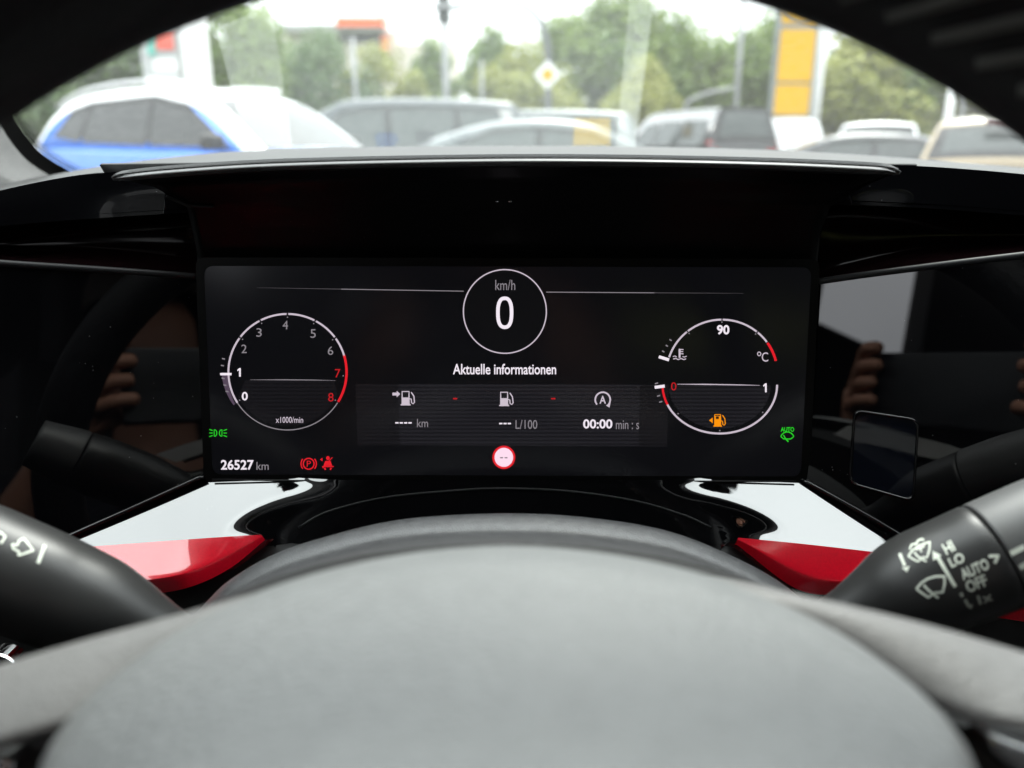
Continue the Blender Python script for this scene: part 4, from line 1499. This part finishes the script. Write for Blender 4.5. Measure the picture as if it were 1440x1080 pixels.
# trees and hedge behind the car, met only in reflections
for k in range(4):
    o = copy_tree(protos[('round', 'dark', 'yellow', 'cone')[k]])
    o.location = (-30 + 18 * k, -22 - 4 * (k % 2), 0)
    o.scale = (1.1, 1.1, 1.0)
    tag(o, ['green tree behind the car, first along the hedge', 'dark tree behind the car', 'yellow green tree behind the car', 'pointed tree behind the car'][k], 'tree', 'trees behind the driver')

# ------------------------------------------------------------------ cars
def car(name, label, cat, x, y, rz, L=4.3, Wd=1.8, belt=.95, hood=.92, roof=[(.95, .95), (1.75, 1.45), (2.4, 1.55), (3.4, 1.52), (3.9, 1.35), (4.2, 1.0)],
        side=None, paint='p_grey', roofpaint=None, glass='cglass', rails=False, z=0.0, group='cars parked around the lot', ws=True, rear=True, lamp_z=None, wheel_r=.33, brake=False, lip=.085, belt_rise=.0):
    """x axis: 0 nose .. L tail in local -x .. ; local origin in the middle, nose towards +x"""
    root = thing(name, (x, y, z), label, cat, group, rz)
    hw = Wd / 2
    T = lambda sx, yy, zz_: Vector((L / 2 - sx, yy, zz_))
    bl = lambda sx: belt + belt_rise * sx / L
    # lower body: stations along the length
    sts = [(0, .55, .62, .72), (.05, .35, .70, .84), (.25, .24, hood - .10, .95), (.7, .22, hood - .03, .99), (roof[0][0], .22, bl(roof[0][0]), 1.0), (L * .5, .22, bl(L * .5), 1.0),
           (L * .75, .22, bl(L * .75), 1.0), (L - .35, .24, bl(L) + .0, .98), (L - .06, .32, bl(L) - .03, .94), (L, .5, bl(L) - .2, .86)]
    g_ = []
    for sx, zb, zt, k in sts:
        h = hw * k
        zm = zb + (zt - zb) * .62
        g_.append([T(sx, -h * .9, zb), T(sx, -h * .985, zb + .12), T(sx, -h, zm), T(sx, -h * .97, zt - .05), T(sx, -h * .9, zt), T(sx, -h * .45, zt + .03), T(sx, 0, zt + .035),
                   T(sx, h * .45, zt + .03), T(sx, h * .9, zt), T(sx, h * .97, zt - .05), T(sx, h, zm), T(sx, h * .985, zb + .12), T(sx, h * .9, zb)])
    MB().grid(g_, cu=True, caps=True).build('body', M[paint], root, local=True, recalc=True, sharp=40)
    # greenhouse
    ro = spline([(a, b, 0) for a, b in roof], 48)
    zmax = max(p.y for p in ro)
    def hwz(sx, zz_):
        return hw * (.93 - .20 * max(0, (zz_ - bl(sx))) / .6)
    def prof(sx, zz_):
        h = hwz(sx, zz_)
        return [T(sx, -h, zz_ - .03), T(sx, -h * .955, zz_ + .0), T(sx, -h * .5, zz_ + .03), T(sx, 0, zz_ + .04), T(sx, h * .5, zz_ + .03), T(sx, h * .955, zz_), T(sx, h, zz_ - .03)]
    rws, sides = [], {-1: [], 1: []}
    for p in ro:
        q = prof(p.x, p.y)
        zb = min(bl(p.x) - .03, p.y - .06)
        zl = max(p.y - lip, zb + .01)
        rws.append([T(p.x, -hwz(p.x, zl), zl)] + q + [T(p.x, hwz(p.x, zl), zl)])
        for sg in (-1, 1):
            sides[sg].append([T(p.x, sg * (hwz(p.x, zl) - .004), zl), T(p.x, sg * hw * .925, zb)])
    MB().grid(rws, caps=False).build('roof', M[roofpaint or paint], root, local=True, recalc=True, sharp=50)
    for sg in (-1, 1):
        MB().grid(sides[sg]).build('side_frame', M[paint], root, local=True, recalc=True, solid=.01)
    # side windows
    def sidept(sx, zz_, sg):
        return T(sx, sg * (hwz(sx, zz_) + .006), zz_)
    if side is None:
        f0, f1 = roof[0][0], roof[-1][0]
        side = []
    if side:
        for sg in (-1, 1):
            xs = [q[0] for q in side[0][:2]] + [q[0] for q in side[-1][-2:]]
            top_ = [q for pl in side for q in pl if q[1] > bl(q[0]) + .16]
            out_ = [(side[0][0][0] - .07, side[0][0][1])] + [(a, b + .05) for a, b in sorted(top_, key=lambda q: q[0])] + [(side[-1][-1][0] + .05, side[-1][-1][1])]
            MB().prism([T(a, sg * (hwz(a, b) + .003), b) for a, b in out_], (0, -sg * .003, 0)).build('window_surround', M['trim'], root, local=True, smooth=False, recalc=True)
    for poly in side:
        for sg in (-1, 1):
            pts = [sidept(a, b, sg) for a, b in poly]
            MB().prism(pts, (0, -sg * .004, 0)).build('side_window', M[glass], root, local=True, smooth=False, recalc=True)
    # windscreen and rear window follow the roof line
    def strip(i0, i1, nm, inset=.86):
        rr_ = []
        for p, q in zip(ro[i0:i1], ro[i0 + 1:i1 + 1]):
            tn = (q - p).normalized()
            nx, nz = (tn.y, -tn.x) if False else (-tn.y, tn.x)
            row_ = []
            for u in range(-5, 6):
                h = hwz(p.x, p.y) * inset
                row_.append(T(p.x + (-.008 if nm == 'windscreen' else .008), h * u / 5, p.y + .032 * (1 - (u / 5) ** 2) + (.009 if inset < .9 else .005)))
            rr_.append(row_)
        MB().grid(rr_).build(nm, M[glass if inset < .9 else 'trim'], root, local=True, face=Vector((0, 0, 30)))
        if inset < .9:
            strip(max(i0 - 1, 0), i1 + 1, nm + '_border', .93)
    iw = max(i for i, p in enumerate(ro) if p.x < roof[1][0])
    if ws:
        strip(1, iw + 1, 'windscreen')
    ir = min(i for i, p in enumerate(ro) if p.x > roof[-2][0] and p.y < zmax)
    if rear:
        strip(ir, len(ro) - 2, 'rear_window')
    # wheels
    for sx in (.85, L - .85):
        for sg in (-1, 1):
            c = T(sx, sg * (hw - .12), wheel_r)
            wv_ = MB()
            prof_ = [(wheel_r * .62, -.11), (wheel_r * .93, -.11), (wheel_r, -.07), (wheel_r, .07), (wheel_r * .93, .11), (wheel_r * .62, .11)]
            wv_.grid([[c + Vector((r_ * math.cos(2 * PI * k / 24), h, r_ * math.sin(2 * PI * k / 24))) for k in range(24)] for r_, h in prof_], cu=True)
            wh = wv_.build('wheel', M['tyre'], root, local=True, recalc=True)
            MB().tube([c + Vector((0, -.09 * sg, 0)), c + Vector((0, .1 * sg, 0))], wheel_r * .62, 20).build('rim', M['alloy'], wh, local=True)
    for sg in (-1, 1):
        MB().box(T(.20, sg * hw * .70, hood - .24), (.26, .42, .13)).build('headlight', M['lamp_clear'], root, local=True, smooth=False, bevel=.03)
        MB().box(T(L - .11, sg * hw * .76, lamp_z or bl(L) - .2), (.14, .26, .24)).build('tail_lamp', M['lamp_red'], root, local=True, smooth=False, bevel=.02)
        MB().box(T(roof[0][0] + .45, sg * (hw + .09), bl(roof[0][0]) + .09), (.14, .22, .15)).build('mirror', M['trim'], root, local=True, smooth=False, bevel=.04)
    if rails:
        for sg in (-1, 1):
            pts = [T(p.x, sg * hwz(p.x, p.y) * .92, p.y + .06) for p in ro if roof[1][0] + .25 < p.x < roof[-2][0] + .1]
            MB().tube(pts, .02, 8).build('roof_rail', M['silver'], root, local=True)
    if brake:
        sx = roof[-2][0] + .10
        MB().box(T(sx + .05, 0, zmax - .075), (.10, .46, .07)).build('brake_lamp', M['lamp_dark'], root, local=True, smooth=False, bevel=.01)
    return root

def gpos(px, Y):
    return W(px, 210, Y).x
SUV = [(.95, 1.0), (1.75, 1.52), (2.5, 1.66), (3.5, 1.62), (4.0, 1.45), (4.3, 1.12)]
SUVW = [[(1.42, 1.08), (1.98, 1.44), (2.45, 1.53), (2.45, 1.10)], [(2.52, 1.10), (2.52, 1.53), (3.38, 1.49), (3.5, 1.13)], [(3.56, 1.135), (3.44, 1.485), (3.72, 1.42), (3.95, 1.19)]]
car('sport_utility_car', 'bright blue parked car with a white roof, nearest to the windscreen', 'car', gpos(318, 8.6), 8.8, R(-27), L=4.4, Wd=1.84, belt=1.02, hood=.98, roof=SUV, side=SUVW, paint='p_blue', roofpaint='p_white', rails=True, z=.04, lip=.11, glass='cglass2', belt_rise=.08)
MPV = [(.85, 1.0), (1.75, 1.62), (2.4, 1.76), (4.2, 1.74), (4.55, 1.6), (4.7, 1.05)]
MPVW = [[(1.45, 1.08), (2.0, 1.55), (2.6, 1.62), (2.6, 1.08)], [(2.68, 1.08), (2.68, 1.62), (3.6, 1.62), (3.6, 1.08)], [(3.68, 1.08), (3.68, 1.62), (4.25, 1.58), (4.4, 1.1)]]
car('minivan', 'long grey minivan parked behind the blue car', 'car', gpos(520, 12.0), 12.5, R(186), L=4.8, Wd=1.85, belt=1.02, roof=MPV, side=MPVW, paint='p_grey', z=.03)
SED = [(1.15, .93), (1.95, 1.30), (2.5, 1.40), (3.2, 1.36), (3.9, 1.16), (4.2, .98)]
SEDW = [[(1.6, .97), (2.1, 1.24), (2.65, 1.29), (2.65, .97)], [(2.72, .97), (2.72, 1.29), (3.2, 1.27), (3.75, 1.03)]]
car('sedan', 'silver sedan with a low arched roof under the mirrored placard', 'car', gpos(795, 9.6), 9.6, R(4), L=4.6, belt=.92, hood=.86, roof=SED, side=SEDW, paint='p_silver')
car('minivan', 'pale grey minivan between the silver sedan and the priority sign', 'car', gpos(715, 15), 15.5, R(180), L=4.6, belt=1.02, roof=MPV, side=MPVW, paint='p_silver')
VAN = [(.75, 1.1), (1.5, 1.80), (2.2, 1.95), (4.6, 1.94), (4.85, 1.85), (4.98, 1.1)]
VANW = [[(1.3, 1.18), (1.75, 1.68), (2.4, 1.74), (2.4, 1.18)], [(2.48, 1.18), (2.48, 1.74), (3.5, 1.74), (3.5, 1.18)], [(3.58, 1.18), (3.58, 1.74), (4.6, 1.72), (4.65, 1.18)]]
car('van', 'black passenger van seen from behind with red tail lamps', 'van', gpos(978, 19), 20, R(108), L=5.0, Wd=1.95, belt=1.1, hood=1.0, roof=VAN, side=VANW, paint='p_black', glass='cglass', lamp_z=1.15)
car('van', 'plain white panel van standing at the foot of the yellow pylon', 'van', gpos(1132, 26), 28, R(76), L=5.0, Wd=2.3, belt=1.1, hood=1.0, roof=[(.75, 1.1), (1.5, 1.85), (2.2, 2.02), (4.6, 2.02), (4.85, 1.95), (4.98, 1.1)], side=[], paint='p_white', rear=False, lamp_z=.9)
car('hatchback', 'white hatchback with a dark rear window between the van and the beige car', 'car', gpos(1262, 16.5), 17.5, R(66), L=4.0, Wd=1.75, belt=1.0, roof=[(.9, 1.0), (1.7, 1.48), (2.3, 1.60), (3.5, 1.58), (3.75, 1.48), (3.95, .95)], side=SEDW and [[(1.4, 1.05), (1.9, 1.42), (2.5, 1.46), (2.5, 1.05)], [(2.56, 1.05), (2.56, 1.46), (3.4, 1.44), (3.5, 1.08)]], paint='p_white', glass='cglass2', lamp_z=.95)
car('sedan', 'dark grey sedan, low in front of the white hatchback', 'car', gpos(1200, 12.0), 12.5, R(160), L=4.4, belt=.9, hood=.84, roof=[(1.1, .9), (1.9, 1.22), (2.4, 1.31), (3.2, 1.27), (3.8, 1.1), (4.1, .95)], side=[[(1.6, .95), (2.1, 1.18), (2.6, 1.21), (2.6, .95)], [(2.67, .95), (2.67, 1.21), (3.2, 1.19), (3.6, 1.0)]], paint='p_dark')
car('hatchback', 'beige hatchback seen from behind with a high brake lamp', 'car', gpos(1470, 9.6), 10.4, R(59), L=4.0, Wd=1.76, belt=.98, roof=[(.9, .98), (1.7, 1.36), (2.3, 1.47), (3.45, 1.42), (3.72, 1.31), (3.98, .92)], side=[[(1.4, 1.02), (1.9, 1.28), (2.5, 1.33), (2.5, 1.02)], [(2.56, 1.02), (2.56, 1.33), (3.3, 1.30), (3.5, 1.06)]], paint='p_beige', glass='cglass', brake=True)
# a car beside the driver, met in the side panel's reflection
car('estate_car', 'white car parked behind and beside the driver, mirrored in the side panel', 'car', -5.2, -4.2, R(75), L=4.6, belt=.98, roof=SUV, side=SUVW, paint='p_white')

# ------------------------------------------------------------------ signs, poles, shop
def wbox(mb, x0, y0, x1, y1, Y, th):
    """upright box whose front face fills the photo box at distance Y (width taken at its middle height)"""
    ym = (y0 + y1) / 2
    a, b = W(x0, ym, Y), W(x1, ym, Y)
    zt, zb = W(x0, y0, Y).z, W(x0, y1, Y).z
    return mb.box(((a.x + b.x) / 2, Y + th / 2, (zt + zb) / 2), (b.x - a.x, th, zt - zb))
py_Y = 30
pyl = thing('pylon_sign', (W(1120, 100, py_Y).x, py_Y, 0), 'tall yellow pylon sign with grey joints beside a white post', 'sign')
xa, xb = W(1094, 95, py_Y).x, W(1143, 95, py_Y).x
cxp, wp = (xa + xb) / 2, xb - xa
def pz(py):
    return W(1120, py, py_Y).z
MB().box((cxp, py_Y + .2, 4.0), (wp + .26, .3, 8.0)).build('sign_body', M['sign_grey'], pyl, smooth=False, bevel=.02)
for t_, b_ in ((-60, 33), (41, 115), (119, 162), (166, 230)):
    MB().box((cxp, py_Y + .02, (pz(t_) + pz(b_)) / 2), (wp, .06, pz(t_) - pz(b_))).build('sign_panel', M['sign_yellow'], pyl, smooth=False, bevel=.01)
eb = MB()
ec, er = pz(3), .62
rows = [[Vector((cxp + r_ * math.cos(2 * PI * k / 40), py_Y - .03 + h, ec + r_ * math.sin(2 * PI * k / 40))) for k in range(40)] for r_, h in ((er, .02), (er, -.02), (er - .09, -.02), (er - .09, .02))]
eb.grid(rows, cu=True).build('sign_emblem', M['sign_grey'], pyl)
def pole(name, label, px, y_top, y_bot, Y, rad, cat='pole', m_='steel', extra=None):
    x = W(px, (max(y_top, 0) + min(y_bot, 210)) / 2, Y).x
    zt = W(px, y_top, Y).z
    r0 = thing(name, (x, Y, 0), label, cat)
    MB().tube([(x, Y, -.05), (x, Y, zt * .5), (x, Y, zt)], [rad * 1.15, rad, rad * .8], 14).build('post', M[m_], r0)
    return r0, x, zt
pole('flagpole', 'white flagpole standing right beside the yellow pylon', 1152, -80, 210, 31, .16, m_='sign_white')
r0, x, zt = pole('traffic_light', 'grey signal mast carrying a dark traffic light head', 627, 22, 210, 24, .10, 'traffic light')
MB().box((x, 23.85, zt + .30), (.34, .3, 1.0)).build('signal_head', M['sig'], r0, smooth=False, bevel=.04)
for k in range(3):
    MB().tube([(x, 23.71, zt + .62 - .32 * k), (x, 23.60, zt + .62 - .32 * k)], .12, 14, caps=False).build('visor', M['sig'], r0)
# curved gantry arm with the priority sign
Yg = 22
pts = [W(px, py, Yg) for px, py in ((771, 205), (770, 150), (771, 90), (768, 55), (758, 28), (740, 11), (715, 4), (680, 5), (640, 9))]
lb = thing('lamp_post', (pts[0].x, Yg, 0), 'pale lamp post with a long curved arm above the priority sign', 'lamp post')
MB().tube([(pts[0].x, Yg, 0)] + spline(pts, 40), [.10] + [.10 - .05 * k / 40 for k in range(40)], 12).build('post', M['steel_dark'], lb)
MB().box(W(640, 10, Yg) + Vector((-.2, 0, 0)), (.7, .25, .12)).build('lamp_head', M['steel'], lb, smooth=False, bevel=.04)
ps = thing('priority_sign', W(770, 106, Yg - .3), 'diamond shaped priority road sign, yellow with a white border', 'road sign')
c = W(770, 105, Yg - .2)
for s_, dz, nm, m_ in ((.36, 0, 'sign_plate', 'sign_white'), (.20, -.012, 'yellow_field', 'sign_yellow')):
    MB().prism([c + Vector((0, dz, s_)), c + Vector((s_, dz, 0)), c + Vector((0, dz, -s_)), c + Vector((-s_, dz, 0))], (0, .01, 0)).build(nm, M[m_], ps, smooth=False, recalc=True)
pole('lamp_post', 'slim pale lamp post rising above the black van', 1038, -60, 210, 28, .085, 'lamp post')
pole('pole', 'pale concrete pole over the beige car under the wheel rim', 1338, 60, 210, 26, .12, m_='sign_white')
pole('pole', 'thin grey pole next to the pale concrete pole', 1356, 70, 210, 30, .07)
pole('pole', 'thin pale pole in front of the shop\'s orange fascia', 500, 52, 210, 30, .09)
pole('pole', 'thin pale pole between the signal mast and the priority sign', 678, 84, 210, 34, .07)
Yb = 27
pts = [W(px, py, Yb) for px, py in ((964, 190), (964, 150), (975, 139), (1000, 130), (1030, 124))]
br = thing('railing', pts[0], 'low bent pale handrail behind the black van', 'railing')
MB().tube(spline(pts, 24), .05, 10).build('rail', M['steel'], br)
# fuel price sign
Ys = 24
pb = thing('price_sign', (W(240, 90, Ys).x, Ys, 0), 'white fuel price board with red and teal fields on a broad post', 'sign')
wb = lambda nm, m_, a, b, c_, d_, Y, th: wbox(MB(), a, b, c_, d_, Y, th).build(nm, M[m_], pb, smooth=False, bevel=.01)
wb('broad_post', 'sign_white', 255, -60, 286, 206, Ys, .5)
wb('board', 'sign_board', 202, 10, 254, 206, Ys + .1, .3)
wb('red_field', 'sign_red', 218, 40, 243, 70, Ys + .04, .05)
wb('teal_field', 'sign_teal', 206, 44, 217, 78, Ys + .04, .05)
wb('price_row', 'sign_white', 216, 84, 250, 103, Ys + .04, .05)
wb('price_row', 'sign_white', 208, 108, 252, 122, Ys + .04, .05)
# shop with orange fascia
Yh = 70
sh_ = thing('shop_building', (W(470, 100, Yh).x, Yh, 0), 'distant pale shop building with a grey canopy and an orange fascia', 'building')
hb_ = lambda nm, m_, a, b, c_, d_, Y, th: wbox(MB(), a, b, c_, d_, Y, th).build(nm, M[m_], sh_, smooth=False)
hb_('wall', 'wall', 392, 44, 560, 215, Yh, 8)
hb_('wall', 'wall', 540, 62, 640, 215, Yh + 1, 8)
hb_('canopy', 'wall_grey', 396, 34, 536, 44, Yh - 1.5, 9)
hb_('window', 'cglass2', 478, 46, 534, 60, Yh - .1, .1)
hb_('orange_fascia', 'orange', 472, 24, 538, 37, Yh - 1.8, 2)
hb_('orange_fascia', 'orange', 536, 50, 545, 75, Yh - .6, 2)
hb_('chimney', 'wall_grey', 535, 22, 541, 50, Yh - .4, 2)
